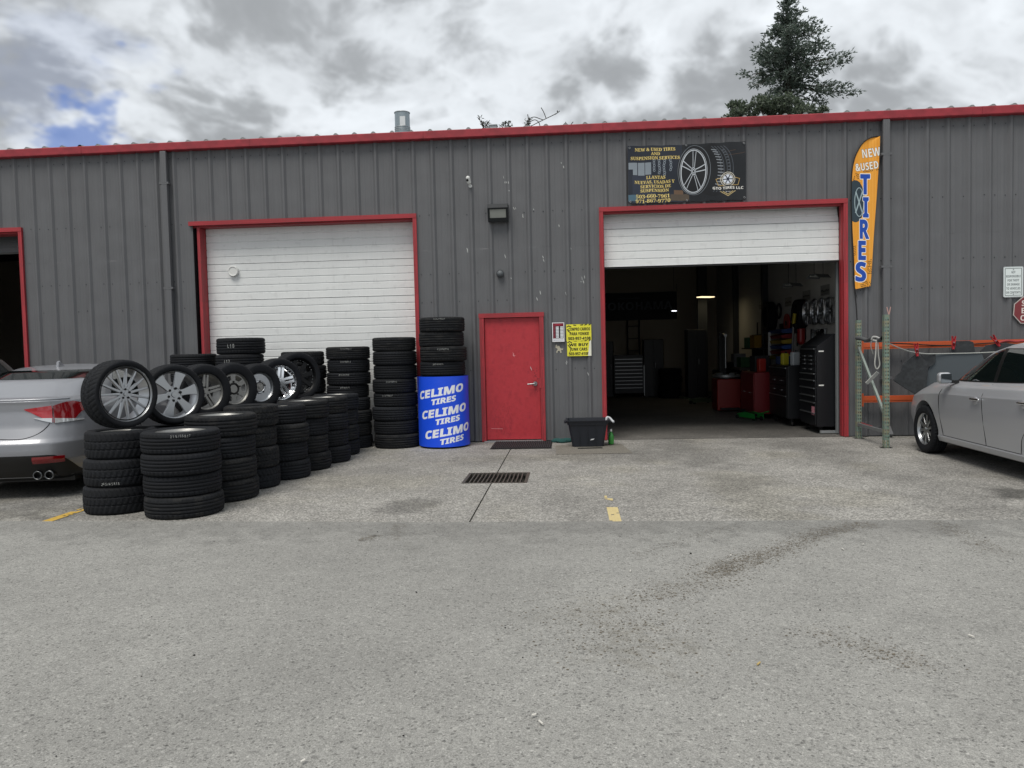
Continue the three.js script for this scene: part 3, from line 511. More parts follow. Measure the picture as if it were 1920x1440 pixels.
  if (style === 'blackrivet') { ring(spokeGeo(0.05, r - 0.03, 0.05, 0.06, 0.022), 8, blackRim); hub(0.075, blackRim); const rv = new THREE.SphereGeometry(0.006, 8, 6); for (let i = 0; i < 32; i++) put('rivet', rv, alloy).position.set(Math.cos(i * 0.19635) * (r - 0.03), Math.sin(i * 0.19635) * (r - 0.03), z + 0.02); put('inner_ring', zAxis(new THREE.CylinderGeometry(r - 0.012, r - 0.045, 0.03, 56, 1, true)).translate(0, 0, z + 0.008), blackRim); }
  if (style === 'ten') { ring(spokeGeo(0.03, r - 0.008, 0.03, 0.026, 0.02), 10, chrome); hub(0.05, chrome); lugs(5, 0.036, holeDark, 0.007); }
}
const rimMat = { fifteen: alloy, six: alloy, fivetwin: alloyDull, window: alloyDull, oval: alloy, chrome, blackrivet: blackRim, ten: chrome };
// a wheel standing upright: group at the point of contact, face along local +z
function uprightWheel(style, R, W, r, x, y, z, az, lean, label, kind = 0) {
  const t = thing('upright_wheel', label, 'wheel', [x, y, z], 0, 'wheels standing on the back row of stacks'); t.rotation.order = 'YXZ'; t.rotation.set(lean, az, 0);
  part('tyre', tyreGeo(R, W, r, kind).clone().rotateX(Math.PI / 2), rubbers[kind], t).position.y = R;
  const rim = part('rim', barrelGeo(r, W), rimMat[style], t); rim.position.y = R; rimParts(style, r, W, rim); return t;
}
const HC = (d) => d * Math.PI / 180;
uprightWheel('fifteen', 0.342, 0.255, 0.272, -3.545, 0.797, 5.0, HC(63), -0.03, 'upright wheel with fifteen thin silver spokes nearest the grey coupe', 1);
uprightWheel('six', 0.327, 0.225, 0.25, -3.36, 0.764, 4.36, HC(50), -0.03, 'upright wheel with six broad silver spokes, second in the row');
uprightWheel('fivetwin', 0.322, 0.235, 0.205, -3.33, 0.764, 3.74, HC(56), -0.03, 'upright wheel with paired silver spokes, third in the row', 1);
uprightWheel('window', 0.322, 0.235, 0.19, -3.26, 0.764, 3.14, HC(56), -0.03, 'upright wheel with a dull disc of cut windows and open hub', 1);
uprightWheel('oval', 0.31, 0.22, 0.185, -3.16, 0.764, 2.58, HC(56), -0.03, 'upright wheel with oval holes in a silver dish, fifth in the row');
uprightWheel('chrome', 0.335, 0.235, 0.235, -3.1, 0.772, 2.02, HC(52), -0.03, 'upright wheel with mirror-bright chrome twin spokes');
uprightWheel('blackrivet', 0.362, 0.235, 0.265, -3.05, 0.8, 1.44, HC(50), -0.03, 'upright wheel with a black riveted rim, farthest in the row');

// chalk size marks scrawled on the tread
function chalkMark(text, R, seed) {
  const tex = canvasTex(512, 64, (x, w, h) => { x.fillStyle = '#000'; x.fillRect(0, 0, w, h); x.fillStyle = '#fff'; const r = rng(seed); x.font = '46px sans-serif'; let X = 8; for (const ch of text) { x.save(); x.translate(X, 48 + (r() - 0.5) * 8); x.rotate((r() - 0.5) * 0.3); x.fillText(ch, 0, 0); x.restore(); X += x.measureText(ch).width + 4 + r() * 10; } x.fillStyle = '#000'; for (let i = 0; i < 900; i++) x.fillRect(r() * w, r() * h, 1 + r() * 5, 1 + r() * 2); }, false);
  return std({ color: 0xb5b8b6, roughness: 0.95, alphaMap: tex, transparent: true });
}
const marks = ['215/55R17', '225/60R16', '245/45R18', '205/65R15', 'L10', 'L12'].map((s, i) => [s, chalkMark(s, 0.34, 300 + i)]);
function addMark(tyre, R, W, k, az, yo, span, tall = 0.045) { // patch bent to the tread, facing azimuth az in the world
  const g = grid(16, 1, (s, t) => { const a = az - span / 2 + span * s; return [Math.sin(a) * (R + 0.0015), yo + (t - 0.5) * tall, Math.cos(a) * (R + 0.0015)]; });
  const m = part('chalk_mark', g, marks[k][1], tyre); m.rotation.y = -tyre.rotation.y; return m;
}
const ordinal = ['bottom', 'second', 'third', 'fourth', 'fifth', 'sixth', 'seventh', 'eighth', 'ninth'];
const tr = rng(404);
function stack({ x, z, R, W, r = R * 0.62, n, name, kind = 0, rim = false, y0 = 0, marksOn = {}, group }) {
  const geo = tyreGeo(R, W, r, kind); let prev = null;
  for (let i = 0; i < n; i++) {
    const label = (n > 1 ? (i === n - 1 ? `top tyre of ${name}` : `${ordinal[i]} tyre ${i ? 'from the bottom ' : ''}of ${name}`) : `tyre lying on ${name}`);
    const t = thing('tyre', label, 'tyre', [x + (tr() - 0.5) * 0.034, y0 + W * i, z + (tr() - 0.5) * 0.034], tr() * 6.28, group);
    const cs = part('carcass', geo, anyRubber(kind, tr()), t), ks = n > 1 ? 0.965 + tr() * 0.045 : 1; cs.position.y = W / 2; cs.scale.set(ks, 1, ks);
    if (rim && (i === n - 1 || rim === 'all')) { const b = part('rim', barrelGeo(r, W).clone().rotateX(-Math.PI / 2), alloyDull, t); b.position.y = W / 2; part('disc', discGeo(r - 0.01, [0, 1, 2, 3, 4, 5].map((k) => trapHole(0.2, 0.3, r * 0.5, r * 0.85, k * 1.0472))).rotateX(-Math.PI / 2).translate(0, W / 2 * 0.86 - 0.05, 0), alloy, b); }
    const mk = marksOn[i]; if (mk) addMark(t, R * ks, W, mk[0], mk[1], W * mk[2], mk[3] ?? 0.9, mk[4]);
  }
}
const front = 'front row of stacked tyres', rear = 'tyre stacks along the closed white door';
stack({ x: -3.56, z: 5.035, R: 0.335, W: 0.265, r: 0.225, n: 3, kind: 1, rim: true, name: 'the wide-tyre stack under the fifteen-spoke wheel', group: front, marksOn: { 1: [2, 0.42, 0.15, 0.85] } });
stack({ x: -2.822, z: 5.225, R: 0.358, W: 0.2, n: 4, rim: true, name: 'the nearest stack beside the asphalt edge', group: front, marksOn: { 3: [0, 0.62, 0.84, 0.8] } });
stack({ x: -2.77, z: 4.505, R: 0.358, W: 0.222, n: 4, rim: true, name: 'the second stack from the asphalt', group: front });
stack({ x: -2.73, z: 3.835, R: 0.305, W: 0.232, n: 4, kind: 1, rim: false, name: 'the third stack from the asphalt, with blocky tread', group: front });
stack({ x: -2.595, z: 3.225, R: 0.305, W: 0.221, n: 4, rim: true, name: 'the fourth stack from the asphalt', group: front });
stack({ x: -2.575, z: 2.56, R: 0.33, W: 0.224, n: 4, rim: true, name: 'the fifth stack from the asphalt', group: front, marksOn: { 0: [5, 0.9, 0.5, 1.2, 0.07] } });
stack({ x: -2.497, z: 1.89, R: 0.328, W: 0.224, n: 4, rim: true, name: 'the sixth stack from the asphalt', group: front });
stack({ x: -2.53, z: 1.225, R: 0.33, W: 0.224, n: 4, rim: true, name: 'the seventh stack from the asphalt', group: front });
// the second row, mostly hidden, carries the upright wheels
[[-3.4, 4.36, 'six-spoke wheel'], [-3.36, 3.73, 'paired-spoke wheel'], [-3.28, 3.12, 'wheel with cut windows'], [-3.19, 2.52, 'wheel with oval holes'], [-3.13, 1.91, 'chrome wheel'], [-3.08, 1.3, 'black riveted wheel']].forEach(([x, z, n], i) => stack({ x, z, R: 0.3, W: i > 3 ? 0.193 + (i - 4) * 0.007 : 0.191, n: 4, name: `the stack hidden under the ${n}`, group: 'second row of stacked tyres' }));
// against the closed door
stack({ x: -4.98, z: 0.62, R: 0.345, W: 0.2185, n: 7, name: 'the low stack left of the white door', group: rear });
stack({ x: -4.2, z: 0.66, R: 0.365, W: 0.2515, n: 7, name: 'the stack before the white door with a chalked top', group: rear, marksOn: { 6: [4, 0.62, 0.5, 1.6, 0.11], 5: [5, 0.5, 0.55, 1.6, 0.11] } });
stack({ x: -3.3, z: 0.4, R: 0.345, W: 0.2185, n: 7, name: 'the stack half behind the black riveted wheel', kind: 1, group: rear, marksOn: { 6: [4, 0.7, 0.7, 0.3] } });
stack({ x: -2.585, z: 0.385, R: 0.342, W: 0.1985, n: 8, name: 'the eight-high stack left of the tallest white-door stack', group: rear, marksOn: { 7: [0, 0.35, 0.82, 0.8], 6: [1, 0.3, 0.82, 0.8], 5: [2, 0.22, 0.82, 0.8], 4: [3, 0.3, 0.82, 0.8] } });
stack({ x: -1.845, z: 0.375, R: 0.353, W: 0.2145, n: 8, name: 'the tallest stack before the white door', group: rear, marksOn: { 4: [1, 0.25, 0.82, 0.8], 3: [0, 0.0, 0.82, 0.8] } });
stack({ x: -1.065, z: 0.43, R: 0.368, W: 0.2205, n: 5, name: 'the stack wrapped in the blue sleeve', group: 'tyres in and on the blue sleeve' });
stack({ x: -1.065, z: 0.43, R: 0.365, W: 0.2255, y0: 1.1035, n: 4, name: 'the four on the blue sleeve', group: 'tyres in and on the blue sleeve', marksOn: { 3: [0, 0.2, 0.84, 0.8], 1: [1, 0.3, 0.82, 0.8], 0: [3, 0.12, 0.82, 0.8] } });
// printed plastic sleeve
{
  const CW = 2048, CH = 976, tex = canvasTex(CW, CH, (x, w, h) => {
    x.fillStyle = '#1a52ea'; x.fillRect(0, 0, w, h); x.fillStyle = '#f2f5fa';
    // lettering: heavy slanted capitals drawn as strokes
    const word = (X, Y, s, txt, size) => { x.save(); x.translate(X, Y); x.transform(1, -0.17, -0.12, 1, 0, 0); x.scale(s, 1); x.font = `bold ${size}px sans-serif`; x.fillText(txt, 0, 0); x.lineWidth = size * 0.055; x.strokeStyle = '#f2f5fa'; x.lineJoin = 'miter'; x.strokeText(txt, 0, 0); x.restore(); };
    for (const c of [0.25, 0.75]) { const cx = c * w; [[-395, 350], [-345, 625], [-290, 900]].forEach(([dx, Y]) => { word(cx + dx, Y - 30, 1.22, 'CELIMO', 148); word(cx + dx + 225, Y + 42, 1.2, 'TIRES', 104); }); }
  });
  const R = 0.386, g = grid(96, 14, (s, t) => { const a = s * Math.PI * 2, n = (fbm(Math.sin(a) * 1.3 + 5, t * 3 + Math.cos(a), 3) - 0.5) * 0.012, fl = 0.006 * (1 - t); return [Math.sin(a) * (R + n + fl), 0.028 + t * 1.072, Math.cos(a) * (R + n + fl)]; });
  const t = thing('tyre_sleeve', 'bright blue printed plastic sleeve wrapped around a tyre stack', 'tyre sleeve', [-1.065, 0, 0.43], HC(9 + 90));
  const u = g.attributes.uv; for (let i = 0; i < u.count; i++) u.setX(i, u.getX(i) - 0);
  part('sleeve', g, std({ map: tex, roughness: 0.42, side: THREE.DoubleSide }), t).rotation.y = HC(180);
  part('seam', box(-0.012, 0.012, 0.03, 1.1, -R - 0.012, -R - 0.006), std({ color: 0x1a52da, roughness: 0.4 }), t);
}

// ================= CARS =================
// Body as a stack of rounded plan outlines. Each ring: t, half width w, front zf, rear zr, squareness n, height y(z). Local axes: x right, y up, -z forward.
function carShape(rings) {
  const at = (t) => { let i = 0; while (i < rings.length - 2 && rings[i + 1].t < t) i++; const a = rings[i], b = rings[i + 1], k = clamp((t - a.t) / (b.t - a.t)); return { w: lerp(a.w, b.w, k), zf: lerp(a.zf, b.zf, k), zr: lerp(a.zr, b.zr, k), n: lerp(a.n, b.n, k), y: (z) => lerp(a.y(z), b.y(z), k) }; };
  const point = (t, al) => { const r = at(t), c = Math.cos(al), s = Math.sin(al), q = Math.pow(Math.pow(Math.abs(c), r.n) + Math.pow(Math.abs(s), r.n), -1 / r.n), L = (r.zr - r.zf) / 2, z = (r.zr + r.zf) / 2 + L * q * s; return [r.w * q * c, r.y(z), z]; };
  const alZ = (t, z, side = 1) => { const r = at(t), L = (r.zr - r.zf) / 2, k = clamp((z - (r.zr + r.zf) / 2) / L, -0.999, 0.999), x = Math.pow(1 - Math.pow(Math.abs(k), r.n), 1 / r.n); return Math.atan2(k, side * x); };
  const alX = (t, x, end = 1) => { const r = at(t), k = clamp(x / r.w, -0.999, 0.999), z = Math.pow(1 - Math.pow(Math.abs(k), r.n), 1 / r.n); return Math.atan2(end * z, k); };
  const body = (na = 220, sub = 5) => {
    const ts = []; for (let i = 0; i < rings.length - 1; i++) { const m = rings[i].seg ?? sub; for (let k = 0; k < m; k++) ts.push(lerp(rings[i].t, rings[i + 1].t, k / m)); } ts.push(rings[rings.length - 1].t);
    const p = [], ix = [], uv = [];
    for (const t of ts) for (let i = 0; i < na; i++) { p.push(...point(t, i / na * Math.PI * 2)); uv.push(i / na, t); }
    const n = ts.length; for (let j = 0; j < n - 1; j++) for (let i = 0; i < na; i++) { const a = j * na + i, b = j * na + (i + 1) % na, c = a + na, d = b + na; ix.push(a, d, b, a, c, d); }
    const cap = (t, j, flip) => { let x = 0, y = 0, z = 0; for (let i = 0; i < na; i++) { const q = point(t, i / na * 6.28318); x += q[0]; y += q[1]; z += q[2]; } const id = p.length / 3; p.push(0, y / na, z / na); uv.push(0, 0); for (let i = 0; i < na; i++) { const a = j * na + i, b = j * na + (i + 1) % na; flip ? ix.push(id, a, b) : ix.push(id, b, a); } };
    cap(ts[0], 0, true); cap(ts[n - 1], n - 1, false);
    const g = new THREE.BufferGeometry(); g.setAttribute('position', new THREE.Float32BufferAttribute(p, 3)); g.setAttribute('uv', new THREE.Float32BufferAttribute(uv, 2)); g.setIndex(ix); g.computeVertexNormals(); return g;
  };
  const centre = (t) => { const r = at(t); return (r.zr + r.zf) / 2; };
  const patch = (nu, nv, f, off = 0.004) => { // f(s, q) -> [t, alpha]; a shell lifted off the body and closed with a rim into it
    const out = [], base = []; const e = 1e-3;
    for (let j = 0; j <= nv; j++) for (let i = 0; i <= nu; i++) {
      const [t, al] = f(i / nu, j / nv), P = V3(...point(t, al)), A = V3(...point(t, al + e)).sub(P), B = V3(...point(t + e, al)).sub(P); let n = B.cross(A).normalize(); if (n.dot(V3(P.x, (P.y - 0.5) * 0.8, P.z - centre(t))) < 0) n.negate();
      out.push(P.clone().addScaledVector(n, off)); base.push(P.clone().addScaledVector(n, -0.004));
    }
    const p = [], ix = [], W = nu + 1; for (const q of out) p.push(q.x, q.y, q.z); const o = out.length; for (const q of base) p.push(q.x, q.y, q.z);
    for (let j = 0; j < nv; j++) for (let i = 0; i < nu; i++) { const a = j * W + i; ix.push(a, a + 1, a + W + 1, a, a + W + 1, a + W); }
    const edge = []; for (let i = 0; i <= nu; i++) edge.push(i); for (let j = 1; j <= nv; j++) edge.push(j * W + nu); for (let i = nu - 1; i >= 0; i--) edge.push(nv * W + i); for (let j = nv - 1; j > 0; j--) edge.push(j * W);
    for (let k = 0; k < edge.length; k++) { const a = edge[k], b = edge[(k + 1) % edge.length]; ix.push(a, o + a, o + b, a, o + b, b); }
    const g = new THREE.BufferGeometry(); g.setAttribute('position', new THREE.Float32BufferAttribute(p, 3)); g.setIndex(ix); g.computeVertexNormals(); return toCreasedNormals(g, 0.7);
  };
  const seam = (pts, r = 0.0035, seg = 60) => tube(pts.map(([t, al]) => V3(...point(t, al))), r, seg, 5); // gap between panels
  return { at, point, alZ, alX, body, patch, seam };
}
const csg = new Evaluator(); csg.attributes = ['position', 'normal', 'uv'];
function cutArches(geo, list, well) { // wheel wells cut from the solid body
  let b = new Brush(geo); b.updateMatrixWorld();
  for (const [z, y, R, x0, x1] of list) for (const s of [-1, 1]) { const c = new THREE.CylinderGeometry(R, R, x1 - x0, 48); c.rotateZ(Math.PI / 2); const k = new Brush(c); k.position.set(s * (x0 + x1) / 2, y, z); k.updateMatrixWorld(); b = csg.evaluate(b, k, SUBTRACTION); }
  return b.geometry;
}
const flakeTex = (base, amt, seed) => { const w = white2(256, seed); return dataTex(256, 256, (i, j) => { const v = 1 + (w[j * 256 + i] - 0.5) * amt; return base.map((c) => c * v); }); };
function paintMat(rgb, rough = 0.44, metal = 0.5) { return phys({ color: new THREE.Color().setRGB(...rgb), roughness: rough, metalness: metal, clearcoat: 0.6, clearcoatRoughness: 0.03 }); }
const glassDark = phys({ color: 0x131a1a, roughness: 0.03, metalness: 0, clearcoat: 1, clearcoatRoughness: 0.02, specularIntensity: 1 });
const trimBlack = std({ color: 0x0b0c0d, roughness: 0.45 }), seamMat = std({ color: 0x050505, roughness: 0.9 });
const lampRed = phys({ color: 0x7a0710, roughness: 0.12, clearcoat: 1, clearcoatRoughness: 0.03 }), lampRedBright = phys({ color: 0xa81420, roughness: 0.1, clearcoat: 1, clearcoatRoughness: 0.03 }), lampClear = phys({ color: 0xc9cdd0, roughness: 0.1, metalness: 0.4, clearcoat: 1 });
function carWheel(parent, x, z, R, W, r, style, mat, s) {
  const w = sub('wheel', parent); w.position.set(x, R, z); w.rotation.y = s > 0 ? Math.PI / 2 : -Math.PI / 2;
  part('tyre', tyreGeo(R, W, r, 0).clone().rotateX(Math.PI / 2), rubbers[0], w);
  const tmp = new THREE.Group(); rimParts(style, r, W, tmp); const gs = [barrelGeo(r, W)]; tmp.children.forEach((m) => { if (m.name !== 'black_lug_hole') { m.updateMatrix(); gs.push(m.geometry.clone().applyMatrix4(m.matrix)); } });
  part('rim', merge(gs), mat, w); part('brake_disc', new THREE.CylinderGeometry(r * 0.72, r * 0.72, 0.02, 32).rotateX(Math.PI / 2), M.darkMetal, w);
}

// ----- grey coupe, seen from its rear right quarter -----
{
  const shoulder = (z) => z < -1.2 ? lerp(0.68, 0.88, smooth(-2.35, -1.2, z)) : lerp(0.88, 1.055, smooth(-1.2, 1.9, z));
  const f = (k) => (z) => 0.2 + k * (shoulder(z) - 0.2);
  const C = (y) => () => y;
  const rings = [
    { t: 0, w: 0.76, zf: -2.1, zr: 2.02, n: 5, y: C(0.2) }, { t: 0.3, w: 0.82, zf: -2.16, zr: 2.12, n: 5, y: C(0.235) },
    { t: 1, w: 0.868, zf: -2.24, zr: 2.2, n: 4.4, y: C(0.4) }, { t: 1.15, w: 0.878, zf: -2.25, zr: 2.225, n: 4.3, y: C(0.425) },
    { t: 2, w: 0.886, zf: -2.26, zr: 2.23, n: 4.2, y: C(0.52) }, { t: 3, w: 0.887, zf: -2.26, zr: 2.225, n: 4.2, y: f(0.47) }, { t: 3.35, w: 0.886, zf: -2.255, zr: 2.19, n: 4.2, y: f(0.53) },
    { t: 4, w: 0.88, zf: -2.24, zr: 2.135, n: 4.1, y: f(0.68) }, { t: 5, w: 0.862, zf: -2.2, zr: 2.1, n: 4, y: f(0.86) }, { t: 5.6, w: 0.838, zf: -2.15, zr: 2.1, n: 4, y: f(0.955) }, { t: 5.85, w: 0.818, zf: -2.1, zr: 2.105, n: 4, y: f(0.995) },
    { t: 6, w: 0.795, zf: -2.04, zr: 2.075, n: 4, y: (z) => shoulder(z) + 0.006 }, { t: 6.3, w: 0.74, zf: -1.9, zr: 2.0, n: 4, y: (z) => shoulder(z) + 0.016 },
    { t: 7, w: 0.71, zf: -1.02, zr: 1.86, n: 4.5, y: (z) => shoulder(z) + 0.026 }, { t: 7.1, w: 0.7, zf: -0.98, zr: 1.82, n: 4.5, y: (z) => shoulder(z) + 0.04 },
    { t: 8, w: 0.645, zf: -0.58, zr: 1.5, n: 4, y: C(1.245) }, { t: 8.6, w: 0.59, zf: -0.3, zr: 1.17, n: 3.8, y: C(1.348) }, { t: 9, w: 0.535, zf: -0.08, zr: 0.84, n: 3.4, y: C(1.398) }, { t: 9.4, w: 0.43, zf: 0.06, zr: 0.6, n: 3, y: C(1.418) }, { t: 10, w: 0.02, zf: 0.3, zr: 0.36, n: 2, y: C(1.436) },
  ];
  const S = carShape(rings), t = thing('coupe', 'silver grey coupe with red tail lamps parked behind the upright wheels', 'car', [-5.53, 0, 2.46], HC(9));
  const silver = paintMat([0.28, 0.29, 0.315]);
  part('body', cutArches(S.body(), [[1.33, 0.33, 0.365, 0.62, 1.1], [-1.37, 0.33, 0.365, 0.62, 1.1]], M.black), silver, t);
  part('underside', box(-0.66, 0.66, 0.16, 0.3, -2.0, 1.9), trimBlack, t);
  for (const [x, s] of [[0.775, 1], [-0.775, -1]]) for (const z of [1.33, -1.37]) carWheel(t, x, z, 0.325, 0.215, 0.225, 'fivetwin', alloy, s);
  // glass
  part('rear_window', S.patch(28, 12, (s, q) => { const T = lerp(8.15, 8.74, q), w = S.at(T).w * lerp(0.92, 0.84, q); return [T, S.alX(T, lerp(-w, w, s), 1)]; }), glassDark, t);
  part('windscreen', S.patch(28, 10, (s, q) => { const T = lerp(7.14, 8.9, q), w = S.at(T).w * 0.88; return [T, S.alX(T, lerp(-w, w, s), -1)]; }), glassDark, t);
  for (const sd of [1, -1]) {
    const zA = (T) => lerp(-0.72, 0.05, (T - 7.14) / 1.6), zB = (T) => lerp(0.98, 0.62, (T - 7.14) / 1.6);
    part('side_window', S.patch(24, 8, (s, q) => { const T = lerp(7.14, 8.7, q); return [T, S.alZ(T, lerp(zA(T), zB(T), s), sd)]; }), glassDark, t);
    const m = sub('door_mirror', t); part('housing', rbox(sd > 0 ? 0.84 : -1.0, sd > 0 ? 1.0 : -0.84, 0.92, 1.05, -0.62, -0.52, 0.04, 4), silver, m); part('mirror_glass', box(sd > 0 ? 0.855 : -0.985, sd > 0 ? 0.985 : -0.855, 0.935, 1.035, -0.5195, -0.514), chrome, m);
    // tail lamps: inner piece on the lid, outer piece round the corner, clear strip below
    const A = (x) => S.alX(5, x * sd, 1);
    const lamp = (nm, x0, x1, lo, hi, mat, off) => part(nm, S.patch(16, 6, (s, q) => { const al = typeof x1 === 'function' ? lerp(A(x0), x1(), s) : lerp(A(x0), A(x1), s); return [lerp(lo(s), hi(s), q), al]; }, off), mat, t);
    const cor = () => S.alZ(5, 1.76, sd);
    lamp('tail_lamp', 0.27, 0.52, (s) => lerp(5.2, 4.24, s), (s) => lerp(5.25, 5.46, s), lampRedBright, 0.008);
    lamp('tail_lamp', 0.528, cor, (s) => 4.2 + 0.1 * Math.sin(s * 3) + smooth(0.6, 1, s) * 0.7, (s) => lerp(5.42, 5.72, Math.sin(s * 2.2)) - smooth(0.75, 1, s) * 0.1, lampRed, 0.01);
    lamp('reversing_lamp', 0.36, 0.515, (s) => lerp(4.55, 4.2, s), (s) => lerp(4.58, 4.52, s), lampClear, 0.011);
    lamp('reversing_lamp', 0.535, 0.72, (s) => lerp(4.17, 4.26, s), (s) => lerp(4.52, 4.34, s), lampClear, 0.0125);
    // reflector in the dark lower bumper, exhaust tips
    part('reflector', S.patch(10, 3, (s, q) => [lerp(1.02, 1.5, q), lerp(S.alX(1.2, 0.38 * sd, 1), S.alX(1.2, 0.64 * sd, 1), s)], 0.02), lampRed, t);
    part('head_lamp', S.patch(14, 5, (s, q) => { const T = lerp(3.6, 5.2, q); return [T, lerp(S.alX(T, 0.45 * sd, -1), S.alZ(T, -1.85, sd), s)]; }, 0.008), lampClear, t);
    part('door_seam', S.seam([[1.2, S.alZ(1.2, -0.75, sd)], [4, S.alZ(4, -0.75, sd)], [6.1, S.alZ(6.1, -0.72, sd)]]), seamMat, t);
    part('door_seam', S.seam([[1.2, S.alZ(1.2, 0.55, sd)], [4, S.alZ(4, 0.62, sd)], [6.1, S.alZ(6.1, 0.68, sd)]]), seamMat, t);
  }
  for (const x of [0.52, 0.4]) { const e = part('exhaust_tip', merge([new THREE.TorusGeometry(0.042, 0.007, 10, 28), new THREE.CylinderGeometry(0.041, 0.041, 0.16, 24, 1, true).rotateX(Math.PI / 2).translate(0, 0, -0.08)]), std({ color: 0x77797b, metalness: 1, roughness: 0.3 }), t); e.position.set(x, 0.262, 2.16); part('exhaust_bore', new THREE.CircleGeometry(0.04, 24), std({ color: 0x2b2a29, roughness: 1 }), e).position.z = -0.15; }
  part('diffuser', S.patch(40, 5, (s, q) => { const k = Math.abs(s - 0.5) * 2; return [lerp(0.05, lerp(1.65, 0.35, smooth(0.66, 1, k)), q), lerp(S.alX(1, -0.78, 1), S.alX(1, 0.78, 1), s)]; }, 0.01), trimBlack, t);
  part('boot_seam', S.seam([[6.2, S.alX(6.2, 0.6, 1)], [5.4, S.alX(5.4, 0.53, 1)], [4.4, S.alX(4.4, 0.52, 1)], [3.7, S.alX(3.7, 0.44, 1)], [3.4, S.alX(3.4, 0.3, 1)], [3.4, S.alX(3.4, 0, 1)], [3.4, S.alX(3.4, -0.3, 1)], [3.7, S.alX(3.7, -0.44, 1)], [4.4, S.alX(4.4, -0.52, 1)], [5.4, S.alX(5.4, -0.53, 1)], [6.2, S.alX(6.2, -0.6, 1)]], 0.004, 120), seamMat, t);
  part('boot_spoiler', (() => { const p = []; for (let i = 0; i <= 24; i++) { const x = lerp(-0.62, 0.62, i / 24), q = S.point(5.95, S.alX(5.95, x, 1)); p.push(V3(q[0], q[1] + 0.006, q[2] - 0.012)); } const g = tube(p, 0.017, 60, 10); g.scale(1, 1, 1); return g; })(), silver, t);
  // shark-fin aerial
  part('aerial', (() => { const g = extrude([[-0.085, 0], [0.075, 0], [0.06, 0.055], [0.03, 0.066], [-0.02, 0.035]], 0.02, 0.006); g.rotateY(-Math.PI / 2); return g; })(), silver, t).position.set(0.01, 1.405, 0.72);
}
